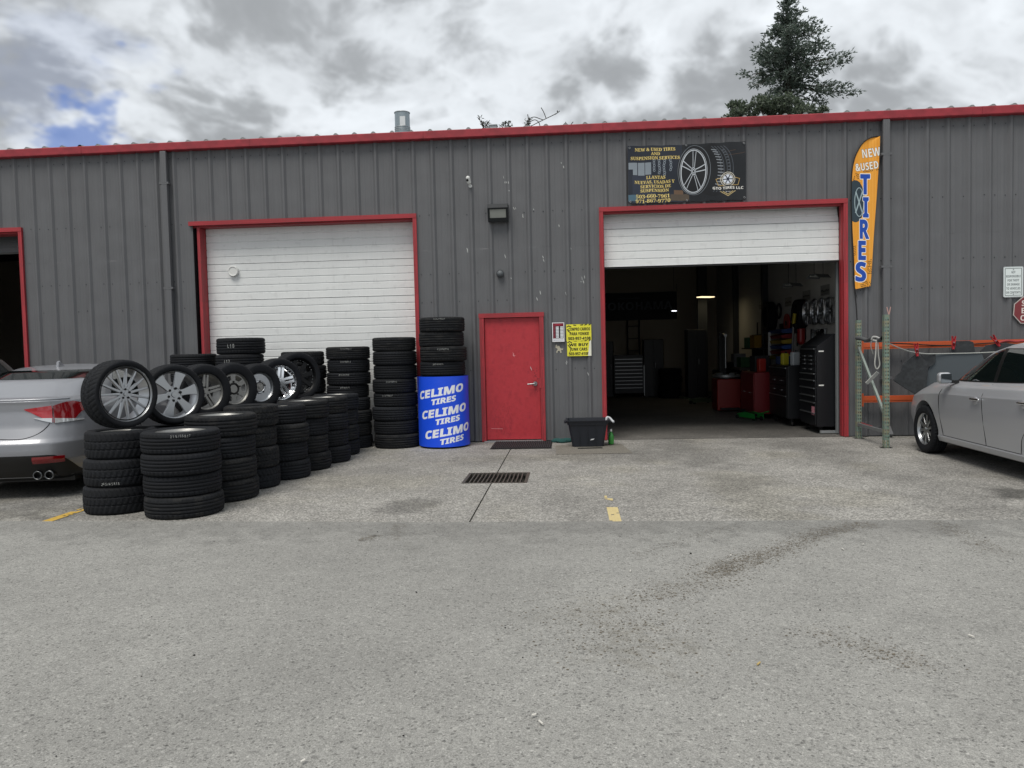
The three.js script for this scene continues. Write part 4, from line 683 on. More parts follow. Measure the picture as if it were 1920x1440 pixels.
// ----- silver saloon, nose to the wall -----
function saloon(name, label, pos, turn, paint, opts = {}) {
  const shoulder = (z) => z < -0.9 ? lerp(0.69, 0.935, Math.sqrt(smooth(-2.5, -0.7, z))) : lerp(0.935, 1.0, smooth(-0.9, 2.0, z));
  const f = (k) => (z) => 0.19 + k * (shoulder(z) - 0.19), C = (y) => () => y;
  const rings = [
    { t: 0, w: 0.77, zf: -2.1, zr: 2.08, n: 5, y: C(0.19) }, { t: 0.3, w: 0.835, zf: -2.16, zr: 2.15, n: 5, y: C(0.205) }, { t: 0.7, w: 0.862, zf: -2.2, zr: 2.2, n: 5.6, y: C(0.27) }, { t: 0.8, w: 0.852, zf: -2.2, zr: 2.2, n: 5.6, y: C(0.282) },
    { t: 1.2, w: 0.856, zf: -2.22, zr: 2.23, n: 5.6, y: C(0.34) }, { t: 2, w: 0.884, zf: -2.24, zr: 2.25, n: 5.6, y: f(0.45) }, { t: 3, w: 0.89, zf: -2.23, zr: 2.24, n: 5.6, y: f(0.62) }, { t: 4, w: 0.886, zf: -2.2, zr: 2.22, n: 5.2, y: f(0.8) }, { t: 4.12, w: 0.885, zf: -2.19, zr: 2.215, n: 5.2, y: f(0.835) }, { t: 4.3, w: 0.876, zf: -2.185, zr: 2.21, n: 5.2, y: f(0.86) },
    { t: 5, w: 0.845, zf: -2.14, zr: 2.19, n: 4, y: f(0.96) }, { t: 5.3, w: 0.815, zf: -2.06, zr: 2.17, n: 4, y: f(0.995) },
    { t: 6, w: 0.775, zf: -1.9, zr: 2.1, n: 4, y: (z) => shoulder(z) + 0.012 + 0.03 * smooth(-0.9, -1.6, z) }, { t: 7, w: 0.745, zf: -1.12, zr: 1.62, n: 5, y: (z) => shoulder(z) + 0.03 }, { t: 7.1, w: 0.738, zf: -1.08, zr: 1.58, n: 5, y: (z) => shoulder(z) + 0.045 },
    { t: 8, w: 0.685, zf: -0.62, zr: 1.3, n: 4.6, y: C(1.2) }, { t: 8.6, w: 0.64, zf: -0.28, zr: 1.05, n: 5.6, y: C(1.335) }, { t: 9, w: 0.585, zf: -0.02, zr: 0.82, n: 3.6, y: C(1.41) }, { t: 9.4, w: 0.46, zf: 0.1, zr: 0.66, n: 3, y: C(1.445) }, { t: 10, w: 0.02, zf: 0.32, zr: 0.4, n: 2, y: C(1.462) },
  ];
  const S = carShape(rings), t = thing(name, label, 'car', pos, turn), rad = 0.318;
  part('body', cutArches(S.body(), [[1.3, 0.335, 0.36, 0.62, 1.1], [-1.35, 0.335, 0.36, 0.62, 1.1]]), paint, t);
  part('underside', box(-0.66, 0.66, 0.15, 0.3, -2.0, 1.9), trimBlack, t);
  for (const [x, s] of [[0.785, 1], [-0.785, -1]]) for (const z of [1.3, -1.35]) carWheel(t, x, z, rad, 0.205, 0.205, opts.rim ?? 'ten', opts.rimMat ?? alloy, s);
  part('windscreen', S.patch(28, 10, (s, q) => { const T = lerp(7.12, 8.95, q), w = S.at(T).w * 0.87; return [T, S.alX(T, lerp(-w, w, s), -1)]; }), glassDark, t);
  part('rear_window', S.patch(28, 10, (s, q) => { const T = lerp(7.12, 8.9, q), w = S.at(T).w * 0.86; return [T, S.alX(T, lerp(-w, w, s), 1)]; }), glassDark, t);
  for (const sd of [1, -1]) {
    const k = (T) => (T - 7.12) / 1.64, zA = (T) => lerp(-0.93, 0.12, Math.pow(k(T), 1.05)), zM = (T) => lerp(0.13, 0.16, k(T)), zE = (T) => lerp(1.14, 0.7, k(T));
    part('window_surround', S.patch(50, 10, (s, q) => { const T = lerp(7.05, 8.8, q); return [T, S.alZ(T, lerp(zA(Math.max(T, 7.12)) - 0.035, zE(Math.max(T, 7.12)) + 0.035, s), sd)]; }, 0.003), trimBlack, t);
    part('side_window', S.patch(24, 8, (s, q) => { const T = lerp(7.12, 8.74, q); return [T, S.alZ(T, lerp(zA(T), Math.max(zM(T) - 0.04, zA(T) + 0.005), s), sd)]; }, 0.007), glassDark, t);
    part('side_window', S.patch(24, 8, (s, q) => { const T = lerp(7.12, 8.74, q); return [T, S.alZ(T, lerp(zM(T) + 0.04, zE(T), s), sd)]; }, 0.007), glassDark, t);
    const m = sub('door_mirror', t), X = (a) => sd * a;
    part('housing', rbox(Math.min(X(0.845), X(1.0)), Math.max(X(0.845), X(1.0)), 0.945, 1.085, -0.74, -0.63, 0.045, 4), paint, m); part('mirror_glass', rbox(Math.min(X(0.86), X(0.985)), Math.max(X(0.86), X(0.985)), 0.96, 1.07, -0.631, -0.624, 0.003), std({ color: 0x8a9094, metalness: 1, roughness: 0.08 }), m); part('mirror_foot', box(Math.min(X(0.76), X(0.86)), Math.max(X(0.76), X(0.86)), 0.95, 0.985, -0.72, -0.65), trimBlack, m);
    const dz = [[-0.86, 5.2], [0.13, 5.2], [1.02, 5.2]];
    part('door_seam', S.seam([[0.85, S.alZ(0.85, -0.86, sd)], [2.5, S.alZ(2.5, -0.9, sd)], [4.1, S.alZ(4.1, -0.9, sd)], [5.2, S.alZ(5.2, -0.86, sd)]]), seamMat, t);
    part('door_seam', S.seam([[0.85, S.alZ(0.85, 0.17, sd)], [3, S.alZ(3, 0.15, sd)], [4.4, S.alZ(4.4, 0.12, sd)], [6.4, S.alZ(6.4, 0.13, sd)]]), seamMat, t);
    part('door_seam', S.seam([[0.85, S.alZ(0.85, 0.86, sd)], [1.6, S.alZ(1.6, 0.9, sd)], [2.6, S.alZ(2.6, 1.07, sd)], [4, S.alZ(4, 1.16, sd)], [6.2, S.alZ(6.2, 1.12, sd)]]), seamMat, t);
    part('sill_seam', S.seam([[0.85, S.alZ(0.85, -0.86, sd)], [0.85, S.alZ(0.85, 0, sd)], [0.85, S.alZ(0.85, 0.86, sd)]], 0.003), seamMat, t);
    for (const z of [0.02, 0.98]) { const P = S.point(4.0, S.alZ(4.0, z, sd)), h = sub('door_handle', t); part('grip', (() => { const g = rbox(-0.012, 0.012, -0.014, 0.014, -0.1, 0.1, 0.011, 3); return g; })(), opts.handle ?? chrome, h).position.set(P[0] + sd * 0.024, P[1], P[2]); part('cup', new THREE.SphereGeometry(0.045, 16, 12).scale(0.22, 1, 1.2), opts.handle ?? paint, h).position.set(P[0] + sd * 0.004, P[1] - 0.016, P[2] - 0.02); }
    part('head_lamp', S.patch(14, 6, (s, q) => { const T = lerp(3.9, 5.1, q); return [T, lerp(S.alX(T, 0.5 * sd, -1), S.alZ(T, -2.02, sd), s)]; }, 0.008), lampClear, t);
    part('tail_lamp', S.patch(14, 6, (s, q) => { const T = lerp(3.6, 4.9, q); return [T, lerp(S.alX(T, 0.5 * sd, 1), S.alZ(T, 1.85, sd), s)]; }, 0.008), lampRed, t);
  }
  part('grille', S.patch(20, 4, (s, q) => { const T = lerp(3.2, 3.9, q); return [T, lerp(S.alX(T, -0.4, -1), S.alX(T, 0.4, -1), s)]; }, 0.006), trimBlack, t);
  return t;
}
saloon('saloon', 'light silver saloon parked nose-in beside the green rack posts', [6.39, 0, 3.22], HC(-1), paintMat([0.5, 0.515, 0.545]));
saloon('dark_saloon', 'dark grey-brown car mostly out of view left of the silver coupe', [-7.84, 0, 2.72], HC(180), paintMat([0.12, 0.108, 0.1]), { rim: 'fivetwin', rimMat: alloyDull, handle: trimBlack }).scale.y = 1.125;

// ================= THINGS ON THE WALL =================
const flatPrint = (tex, rough = 0.55) => std({ map: tex, roughness: rough, side: THREE.DoubleSide });
{ // vinyl banner above the open doorway
  const tex = canvasTex(1640, 812, (x, w, h) => {
    x.fillStyle = '#15181d'; x.fillRect(0, 0, w, h); const r = rng(51);
    // showroom picture on the left, window reflections painted in as pale blocks; wall lines right
    x.fillStyle = '#1e2430'; x.fillRect(0, 0, 760, h); x.fillStyle = '#2a3140'; x.fillRect(60, 420, 330, 390);
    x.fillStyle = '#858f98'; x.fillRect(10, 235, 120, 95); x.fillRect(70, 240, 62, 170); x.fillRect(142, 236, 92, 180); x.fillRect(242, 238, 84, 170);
    for (const [cx, n] of [[372, 5], [440, 6], [510, 7], [598, 5]]) for (let i = 0; i < n; i++) { x.strokeStyle = '#8f99a3'; x.lineWidth = 7; x.beginPath(); x.ellipse(cx + (r() - 0.5) * 14, 215 + i * 34, 13, 17, 0, 0, 7); x.stroke(); }
    x.fillStyle = '#6a5340'; x.fillRect(640, 640, 130, 60); x.fillStyle = '#53483c'; x.fillRect(590, 700, 260, 90); x.fillStyle = '#4d6b7c'; x.fillRect(0, 690, 130, 90);
    x.strokeStyle = '#5a4434'; x.lineWidth = 5; x.beginPath(); x.moveTo(1400, 180); x.lineTo(1630, 150); x.stroke(); x.beginPath(); x.moveTo(1390, 130); x.lineTo(1500, 110); x.stroke();
    // big tyre
    x.fillStyle = '#0c0e12'; x.beginPath(); x.ellipse(1180, 380, 245, 370, 0, 0, 7); x.fill(); x.beginPath(); x.ellipse(920, 370, 235, 362, 0.06, 0, 7); x.fill();
    x.strokeStyle = '#4d535b'; x.lineWidth = 9; for (let k = 0; k < 5; k++) { x.beginPath(); x.ellipse(1060 + k * 42, 376, 240, 366, 0.02, -1.15, 1.0); x.stroke(); }
    x.fillStyle = '#8a9097'; for (let i = 0; i < 13; i++) { const a = -0.95 + i * 0.13; x.save(); x.translate(1040 + Math.cos(a) * 225, 376 + Math.sin(a) * 350); x.rotate(0.12); x.fillRect(-10, -7, 78, 13); x.restore(); }
    x.fillStyle = '#646a72'; for (let i = 0; i < 12; i++) { const a = -0.9 + i * 0.13; x.fillRect(1165 + Math.cos(a) * 230, 372 + Math.sin(a) * 350, 34, 10); }
    x.strokeStyle = '#7d848c'; x.lineWidth = 6; x.beginPath(); x.ellipse(925, 370, 226, 350, 0.06, 0, 7); x.stroke();
    x.strokeStyle = '#c4cbd2'; x.lineWidth = 13; x.beginPath(); x.ellipse(915, 385, 172, 300, 0.05, 0, 7); x.stroke(); x.lineWidth = 6; x.beginPath(); x.ellipse(915, 385, 190, 318, 0.05, 0, 7); x.stroke();
    x.save(); x.translate(915, 385); x.scale(0.575, 1); x.strokeStyle = '#bcc3ca'; x.lineWidth = 14; for (let i = 0; i < 5; i++) for (const o of [-0.15, 0.15]) { const a = i * 1.2566 - 1.45; x.beginPath(); x.moveTo(Math.cos(a + o * 2) * 62, Math.sin(a + o * 2) * 62); x.quadraticCurveTo(Math.cos(a + o) * 170, Math.sin(a + o) * 170, Math.cos(a + o * 0.9) * 292, Math.sin(a + o * 0.9) * 292); x.stroke(); } x.beginPath(); x.arc(0, 0, 50, 0, 7); x.stroke(); x.beginPath(); x.arc(0, 0, 26, 0, 7); x.stroke(); x.restore();
    // lettering
    x.textAlign = 'center'; const line = (t, cx, y, s, wd) => { x.font = `bold ${s}px serif`; const k = wd / x.measureText(t).width; x.save(); x.translate(cx, y); x.scale(k, 1); x.fillStyle = '#e8d487'; x.fillText(t, 0, 0); x.lineWidth = 1.5; x.strokeStyle = '#b99a3d'; x.strokeText(t, 0, 0); x.restore(); };
    line('NEW & USED TIRES', 385, 78, 62, 570); line('AND', 390, 136, 56, 130); line('SUSPENSION SERVICES', 385, 198, 62, 690);
    line('LLANTAS', 390, 470, 62, 270); line('NUEVAS, USADAS Y', 370, 535, 60, 560); line('SERVICIOS DE', 385, 596, 58, 430); line('SUSPENSIÓN', 370, 655, 60, 400);
    line('503-660-7961', 345, 740, 70, 480); line('971-867-9770', 345, 806, 70, 490);
    // wheel emblem
    x.strokeStyle = '#c9a861'; x.lineWidth = 7; x.beginPath(); x.moveTo(1290, 490); x.lineTo(1225, 510); x.lineTo(1260, 600); x.lineTo(1340, 600); x.moveTo(1490, 490); x.lineTo(1555, 508); x.lineTo(1530, 595); x.lineTo(1450, 600); x.stroke();
    x.strokeStyle = '#e9e3d2'; x.lineWidth = 10; x.setLineDash([12, 5]); x.beginPath(); x.arc(1390, 515, 98, 0, 7); x.stroke(); x.setLineDash([]); x.lineWidth = 8; x.beginPath(); x.arc(1390, 515, 76, 0, 7); x.stroke();
    x.fillStyle = '#d4dbe6'; x.beginPath(); x.arc(1390, 515, 66, 0, 7); x.fill(); x.strokeStyle = '#1a2233'; x.lineWidth = 13; for (let i = 0; i < 6; i++) { x.beginPath(); x.moveTo(1390, 515); x.lineTo(1390 + Math.cos(i * 1.047) * 66, 515 + Math.sin(i * 1.047) * 66); x.stroke(); } x.fillStyle = '#1a2233'; x.beginPath(); x.arc(1390, 515, 20, 0, 7); x.fill();
    x.fillStyle = '#15181d'; x.fillRect(1165, 605, 450, 62); x.fillStyle = '#f1efe8'; x.font = 'bold 50px sans-serif'; { const k = 432 / x.measureText('GTO TIRES LLC').width; x.save(); x.translate(1390, 655); x.scale(k, 1); x.fillText('GTO TIRES LLC', 0, 0); x.restore(); }
    x.strokeStyle = '#dcc489'; x.lineWidth = 7; x.beginPath(); x.moveTo(1285, 678); x.lineTo(1390, 752); x.lineTo(1495, 678); x.stroke(); x.beginPath(); x.moveTo(1320, 682); x.lineTo(1390, 730); x.lineTo(1460, 682); x.stroke(); x.fillStyle = '#fff'; x.font = '30px sans-serif'; x.fillText('* * *', 1390, 708);
  });
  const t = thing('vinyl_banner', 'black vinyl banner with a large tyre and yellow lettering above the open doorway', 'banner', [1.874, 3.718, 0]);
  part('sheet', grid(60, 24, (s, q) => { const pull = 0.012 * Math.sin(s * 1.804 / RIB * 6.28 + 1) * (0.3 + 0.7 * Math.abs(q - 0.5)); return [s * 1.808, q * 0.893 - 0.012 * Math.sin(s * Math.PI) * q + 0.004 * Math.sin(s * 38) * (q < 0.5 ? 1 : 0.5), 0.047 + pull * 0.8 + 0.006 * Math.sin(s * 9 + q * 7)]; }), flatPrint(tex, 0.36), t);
  for (const [x, y] of [[0.03, 0.03], [1.78, 0.03], [0.03, 0.86], [1.78, 0.86], [0.9, 0.02], [0.9, 0.865]]) part('grommet', new THREE.TorusGeometry(0.012, 0.004, 6, 14).translate(x, y, 0.062), M.steel, t);
}
{ // feather flag; shapes drawn in the flag's own outline
  const L = [[147, 1105], [143, 1000], [140, 900], [133, 780], [129, 690], [126, 560], [126, 440], [129, 360], [136, 310], [150, 255], [168, 215], [192, 175], [222, 147], [258, 130], [307, 121]];
  const Rr = [[250, 1085], [256, 1000], [262, 900], [267, 800], [274, 690], [283, 560], [290, 450], [295, 360], [299, 310], [301, 255], [303, 215], [305, 175], [306, 150], [307, 135], [308, 121.5]];
  const tex = canvasTex(384, 2040, (x, w, h) => {
    x.save(); x.scale(w / 190, h / 1000); x.translate(-122, -115); x.fillStyle = '#e79a2c'; x.fillRect(100, 100, 300, 1100);
    const r = rng(7); for (let i = 0; i < 60; i++) { x.fillStyle = `rgba(255,200,110,${0.05 + r() * 0.1})`; x.fillRect(120 + r() * 190, 115, 2 + r() * 6, 1000); }
    const treadMarks = (cx, cy, wd, ht, rot) => { x.save(); x.translate(cx, cy); x.rotate(rot); x.fillStyle = '#2a1d10'; for (let a = -wd / 2; a < wd / 2; a += 9) for (let b = -ht / 2; b < ht / 2; b += 11) if (r() < 0.75) { x.save(); x.translate(a, b); x.rotate(0.7 * Math.sign(a + 0.1)); x.fillRect(-2, -5, 4, 9); x.restore(); } x.restore(); };
    treadMarks(250, 335, 110, 26, -0.15); treadMarks(165, 400, 50, 60, 0.4); treadMarks(140, 860, 22, 60, 0); treadMarks(247, 960, 26, 90, 0); treadMarks(220, 1075, 70, 36, -0.3);
    x.fillStyle = '#2c3c46'; x.beginPath(); x.ellipse(150, 540, 62, 135, 0, 0, 7); x.fill(); x.strokeStyle = '#9db0b6'; x.lineWidth = 5; x.beginPath(); x.ellipse(175, 545, 30, 92, 0, 0, 7); x.stroke(); x.lineWidth = 8; for (const [a, b] of [[152, 478], [196, 478], [150, 615], [196, 615]]) { x.beginPath(); x.moveTo(174, 545); x.lineTo(a, b); x.stroke(); }
    x.fillStyle = '#f4f2ea'; x.strokeStyle = '#4a4a48'; const word = (t, X, Y, s, wd, rot) => { x.save(); x.translate(X, Y); x.rotate(rot); x.font = `bold ${s}px sans-serif`; x.scale(wd / x.measureText(t).width, 1); x.lineWidth = 4; x.strokeText(t, 0, 0); x.fillText(t, 0, 0); x.restore(); };
    word('NEW', 194, 262, 76, 118, -0.14); word('&USED', 152, 348, 66, 150, -0.14);
    x.font = 'bold 150px sans-serif'; x.lineJoin = 'round'; const big = (c, X, Y, sx, sy) => { x.save(); x.translate(X, Y); x.scale(sx, sy); x.lineWidth = 16; x.strokeStyle = '#f7f4e8'; x.strokeText(c, 0, 0); x.fillStyle = '#1c4db0'; x.fillText(c, 0, 0); x.lineWidth = 7; x.strokeStyle = '#1c4db0'; x.strokeText(c, 0, 0); x.restore(); };
    big('T', 182, 492, 0.78, 1.15); big('I', 198, 640, 0.7, 1.15); big('R', 170, 778, 0.72, 1.1); big('E', 160, 915, 0.75, 1.1); big('S', 146, 1052, 0.98, 1.1);
    x.restore();
  });
  const px = (a, b) => atZ(1560 + a / 3.4286, 220 + b / 3.4286, 0.06);
  const t = thing('feather_flag', 'orange feather flag with blue lettering beside the open doorway', 'flag', [0, 0, 0]);
  const g = grid(12, 60, (s, q) => { const k = q * (L.length - 1), i = Math.min(L.length - 2, Math.floor(k)), f = k - i, a = [lerp(L[i][0], L[i + 1][0], f), lerp(L[i][1], L[i + 1][1], f)], b = [lerp(Rr[i][0], Rr[i + 1][0], f), lerp(Rr[i][1], Rr[i + 1][1], f)], P = px(lerp(a[0], b[0], s), lerp(a[1], b[1], s)); return [P.x, P.y, 0.062 + 0.011 * Math.sin(s * 5 + q * 4) * (0.4 + s)]; });
  { const u = g.attributes.uv, n = 13; for (let j = 0; j <= 60; j++) for (let i = 0; i < n; i++) { const q = j / 60, s = i / 12, k = q * (L.length - 1), m = Math.min(L.length - 2, Math.floor(k)), f = k - m, X = lerp(lerp(L[m][0], L[m + 1][0], f), lerp(Rr[m][0], Rr[m + 1][0], f), s), Y = lerp(lerp(L[m][1], L[m + 1][1], f), lerp(Rr[m][1], Rr[m + 1][1], f), s); u.setXY(j * n + i, (X - 122) / 190, 1 - (Y - 115) / 1000); } }
  part('cloth', g, phys({ map: tex, roughness: 0.75, side: THREE.DoubleSide, sheen: 0.3 }), t);
  part('pole', tube([...L.map(([a, b]) => { const p = px(a - 2, b - 1); p.z = 0.062; return p; }).reverse(), V3(5.32, 2.0, 0.085), V3(5.318, 1.5, 0.15), V3(5.315, 1.15, 0.19)], 0.009, 90, 8), M.black, t);
  part('sleeve_cord', tube([px(150, 1100), px(150, 1130).add(V3(0, 0, 0.02)), px(156, 1165).add(V3(0, 0, 0.03))], 0.004, 12, 5), M.black, t);
}
function poster(name, label, cat, u0, v0, u1, v1, tex, z = 0.037, rot = 0) { const a = atZ(u0, v0, z), b = atZ(u1, v1, z); const g = grid(10, 10, (s, q) => [lerp(a.x, b.x, s), lerp(b.y, a.y, q), z + 0.004 * Math.sin(s * 4 + q * 3) + 0.004]); const m = solo(name, g, flatPrint(tex, 0.5), label, cat); return m; }
poster('price_list', 'small red and white table of prices taped beside the red door', 'poster', 1035, 605, 1058.5, 640.5, canvasTex(256, 384, (x, w, h) => { x.fillStyle = '#e4e6ea'; x.fillRect(0, 0, w, h); x.fillStyle = '#2a1218'; x.fillRect(16, 14, w - 32, 304); x.fillStyle = '#7c1a2e'; x.fillRect(16, 14, w - 32, 58); x.fillStyle = '#5a1424'; x.fillRect(16, 72, 58, 246); x.fillStyle = '#a82a3e'; for (let i = 0; i < 9; i++) x.fillRect(70 + i * 14, 30, 9, 24); for (let i = 0; i < 8; i++) { x.fillStyle = '#e2e8ec'; x.fillRect(78, 80 + i * 29, 62, 22); x.fillRect(170, 80 + i * 29, 62, 22); x.fillStyle = '#23323a'; x.fillRect(146, 86 + i * 29, 18, 12); x.fillStyle = '#9fb0ba'; x.fillRect(84, 88 + i * 29, 30, 5); x.fillStyle = '#a5414f'; x.fillRect(26, 86 + i * 29, 34, 9); } x.fillStyle = '#8d95a5'; x.fillRect(20, 344, w - 40, 12); }));
const yellowSign = (lines, tailBlank) => canvasTex(640, 400, (x, w, h) => {
  x.fillStyle = '#e5df3c'; x.fillRect(0, 0, w, h); const r = rng(lines[0].length); for (let i = 0; i < 40; i++) { x.fillStyle = `rgba(255,255,190,${r() * 0.12})`; x.fillRect(r() * w, r() * h, 60 + r() * 120, 8 + r() * 40); }
  x.fillStyle = '#14120a'; for (const [a, b, c] of [[20, 60, -0.5], [70, 40, 0.35], [190, 20, 0.1], [370, 22, -0.1], [470, 26, -0.35], [580, 24, -0.5], [25, 120, 0.9], [60, 170, 0.5]]) { x.save(); x.translate(a, b); x.rotate(c); x.fillRect(-8, -12, 74, 24); x.restore(); }
  x.textAlign = 'center'; lines.forEach((t, i) => { const s = 96; x.font = `bold ${s}px sans-serif`; const wd = [0.86, 0.78, 0.9][i] * w * (tailBlank ? 0.92 : 1); x.save(); x.translate(w * (tailBlank ? 0.48 : 0.52), 152 + i * 112); x.scale(wd / x.measureText(t).width, 1); x.fillText(t, 0, 0); x.lineWidth = 5; x.strokeStyle = '#14120a'; x.strokeText(t, 0, 0); x.restore(); });
  if (tailBlank) { x.fillStyle = '#e9e9d8'; x.beginPath(); x.moveTo(w, 0); x.lineTo(w, h); x.lineTo(w * 0.86, h); x.lineTo(w * 0.93, h * 0.1); x.fill(); }
});
poster('yellow_sign', 'upper yellow sign in Spanish, left of the open doorway', 'sign', 1061.5, 608.5, 1109, 638.5, yellowSign(['COMPRO CARROS', 'PARA YONKE!', '503-957-4108']));
poster('yellow_sign', 'lower yellow sign about junk cars, left of the open doorway', 'sign', 1063, 638, 1109, 667, yellowSign(['WE BUY', 'JUNK CARS', '503-957-4108'], true), 0.041);
{ const c = atZ(1048, 653, 0.02), pts = [[-0.05, 0.055], [-0.03, 0.06], [-0.02, 0.03], [0, 0.045], [0.015, 0.02], [0.03, -0.005], [0.07, -0.005], [0.06, -0.03], [0.035, -0.025], [0.04, -0.075], [0.02, -0.075], [0.01, -0.04], [-0.02, -0.045], [-0.03, -0.08], [-0.045, -0.06], [-0.02, -0.01], [-0.055, 0.01]]; const g = extrude(pts, 0.002); g.translate(c.x, c.y, ribZ(c.x) > 0.01 ? 0.034 : 0.006); solo('torn_sticker', g, std({ color: 0xb7b3a2, roughness: 0.9 }), 'torn remains of a pale sticker under the price list', 'sticker'); }
{ // aluminium notice
  const a = atZ(1881, 500, 0.04), b = atZ(1919, 557, 0.04), w = b.x - a.x, h = a.y - b.y, s = new THREE.Shape(), R = 0.03; s.moveTo(R, 0); s.lineTo(w - R, 0); s.absarc(w - R, R, R, -Math.PI / 2, 0); s.lineTo(w, h - R); s.absarc(w - R, h - R, R, 0, Math.PI / 2); s.lineTo(R, h); s.absarc(R, h - R, R, Math.PI / 2, Math.PI); s.lineTo(0, R); s.absarc(R, R, R, Math.PI, Math.PI * 1.5);
  const t = thing('notice_sign', 'white rounded metal notice with six black lines of text', 'sign', [a.x, b.y, 0.036]); part('plate', new THREE.ExtrudeGeometry(s, { depth: 0.003, bevelEnabled: false }), std({ color: 0xaeb4b6, roughness: 0.4, metalness: 0.2 }), t);
  const tex = canvasTex(512, 800, (x, W, H) => { x.fillStyle = '#dfe8e8'; x.fillRect(0, 0, W, H); x.strokeStyle = '#5d686c'; x.lineWidth = 16; x.strokeRect(34, 34, W - 68, H - 68); x.fillStyle = '#414b50'; x.textAlign = 'center'; ['NOT', 'RESPONSIBLE', 'FOR THEFT', 'OR DAMAGE', 'TO VEHICLES', 'OR CONTENTS'].forEach((l, i) => { x.save(); x.translate(W / 2, 168 + i * 110); x.font = 'bold 84px sans-serif'; const k = [110, 400, 320, 345, 385, 400][i] / x.measureText(l).width; x.scale(k, 1); x.fillText(l, 0, 0); x.restore(); }); });
  const p = new THREE.PlaneGeometry(w - 0.024, h - 0.024); p.translate(w / 2, h / 2, 0.0045); part('print', p, flatPrint(tex, 0.4), t);
  for (const y of [0.045, h - 0.045]) part('bolt', new THREE.CylinderGeometry(0.007, 0.007, 0.005, 8).rotateX(Math.PI / 2).translate(w / 2, y, 0.007), M.steel, t);
}
{ // red octagon
  const R = 0.222, c = atZ(1900, 580, 0.04), t = thing('octagon_sign', 'dark red octagonal sign with pale border under the white notice', 'sign', [c.x + R * 0.94, c.y - 0.02, 0.036]); const oct = (r) => { const p = []; for (let i = 0; i < 8; i++) p.push([Math.cos(i * Math.PI / 4 + Math.PI / 8 - 0.08) * r, Math.sin(i * Math.PI / 4 + Math.PI / 8 - 0.08) * r]); return p; };
  part('plate', extrude(oct(R), 0.003), std({ color: 0xbdb6b2, roughness: 0.5 }), t);
  const tex = canvasTex(512, 512, (x) => { x.fillStyle = '#7a3338'; x.fillRect(0, 0, 512, 512); x.fillStyle = '#ddd5d0'; x.font = 'bold 132px sans-serif'; x.fillText('S', 150, 178); x.fillText('E', 142, 306); x.fillText('C', 128, 434); });
  const g = new THREE.ShapeGeometry(new THREE.Shape(oct(R * 0.94).map(([a, b]) => new THREE.Vector2(a, b)))); const u = g.attributes.uv, p = g.attributes.position; for (let i = 0; i < u.count; i++) u.setXY(i, p.getX(i) / (2 * R) + 0.5, p.getY(i) / (2 * R) + 0.5); g.translate(0, 0, 0.0045); part('print', g, flatPrint(tex, 0.5), t);
}
{ // security camera
  const t = thing('security_camera', 'small white security camera high on the wall above the red door', 'camera', [-0.63, 4.16, 0]);
  part('mount', merge([new THREE.CylinderGeometry(0.026, 0.028, 0.03, 20).rotateX(Math.PI / 2).translate(0.02, -0.07, 0.045), bar(V3(0.02, -0.07, 0.05), V3(0.005, -0.035, 0.1), 0.009)]), M.white, t);
  const b = part('housing', new THREE.CapsuleGeometry(0.033, 0.07, 6, 20), M.white, t); b.position.set(0, 0.012, 0.1); b.rotation.set(0.5, 0, 0.16); part('lens', new THREE.CylinderGeometry(0.019, 0.019, 0.012, 18).rotateX(Math.PI / 2).translate(-0.012, 0.012, 0.032), M.black, b);
}
{ // wall-pack floodlight
  const t = thing('floodlight', 'black rectangular floodlight on the wall above the red door', 'light fixture', [-0.173, 3.645, 0]);
  part('housing', (() => { const s = new THREE.Shape(); s.moveTo(0.036, -0.13); s.lineTo(0.1, -0.14); s.lineTo(0.165, 0.07); s.lineTo(0.15, 0.125); s.lineTo(0.036, 0.13); s.closePath(); const g = new THREE.ExtrudeGeometry(s, { depth: 0.31, bevelEnabled: true, bevelSize: 0.006, bevelThickness: 0.006, bevelSegments: 2 }); g.rotateY(-Math.PI / 2); g.translate(0.155, 0, 0); return g; })(), std({ color: 0x24282c, roughness: 0.5, metalness: 0.3 }), t);
  const fr = part('lens_frame', merge([box(-0.16, -0.13, -0.11, 0.1, 0, 0.018), box(0.13, 0.16, -0.11, 0.1, 0, 0.018), box(-0.13, 0.13, 0.075, 0.1, 0, 0.018), box(-0.13, 0.13, -0.11, -0.06, 0, 0.018)]), std({ color: 0x1c2023, roughness: 0.45, metalness: 0.4 }), t); fr.position.set(0, -0.025, 0.139); fr.rotation.x = -0.3 + 0.6;
  const ln = part('lens', box(-0.128, 0.128, -0.058, 0.073, 0, 0.008), phys({ color: 0x8b8f8a, roughness: 0.25, clearcoat: 1 }), t); ln.position.copy(fr.position); ln.rotation.copy(fr.rotation);
}
{ const t = thing('alarm_dome', 'small round grey dome fixed to the wall above the red door', 'alarm bell', [-0.168, 2.692, 0]); part('base', new THREE.CylinderGeometry(0.06, 0.064, 0.02, 28).rotateX(Math.PI / 2).translate(0, 0, 0.046), std({ color: 0x3c4043, roughness: 0.6 }), t); part('dome', new THREE.SphereGeometry(0.052, 24, 12, 0, 6.2832, 0, Math.PI / 2).rotateX(Math.PI / 2).translate(0, 0, 0.054), std({ color: 0x5b6064, roughness: 0.5 }), t); part('back_box', box(-0.03, 0.03, -0.03, 0.03, 0.0, 0.038), M.darkMetal, t); }

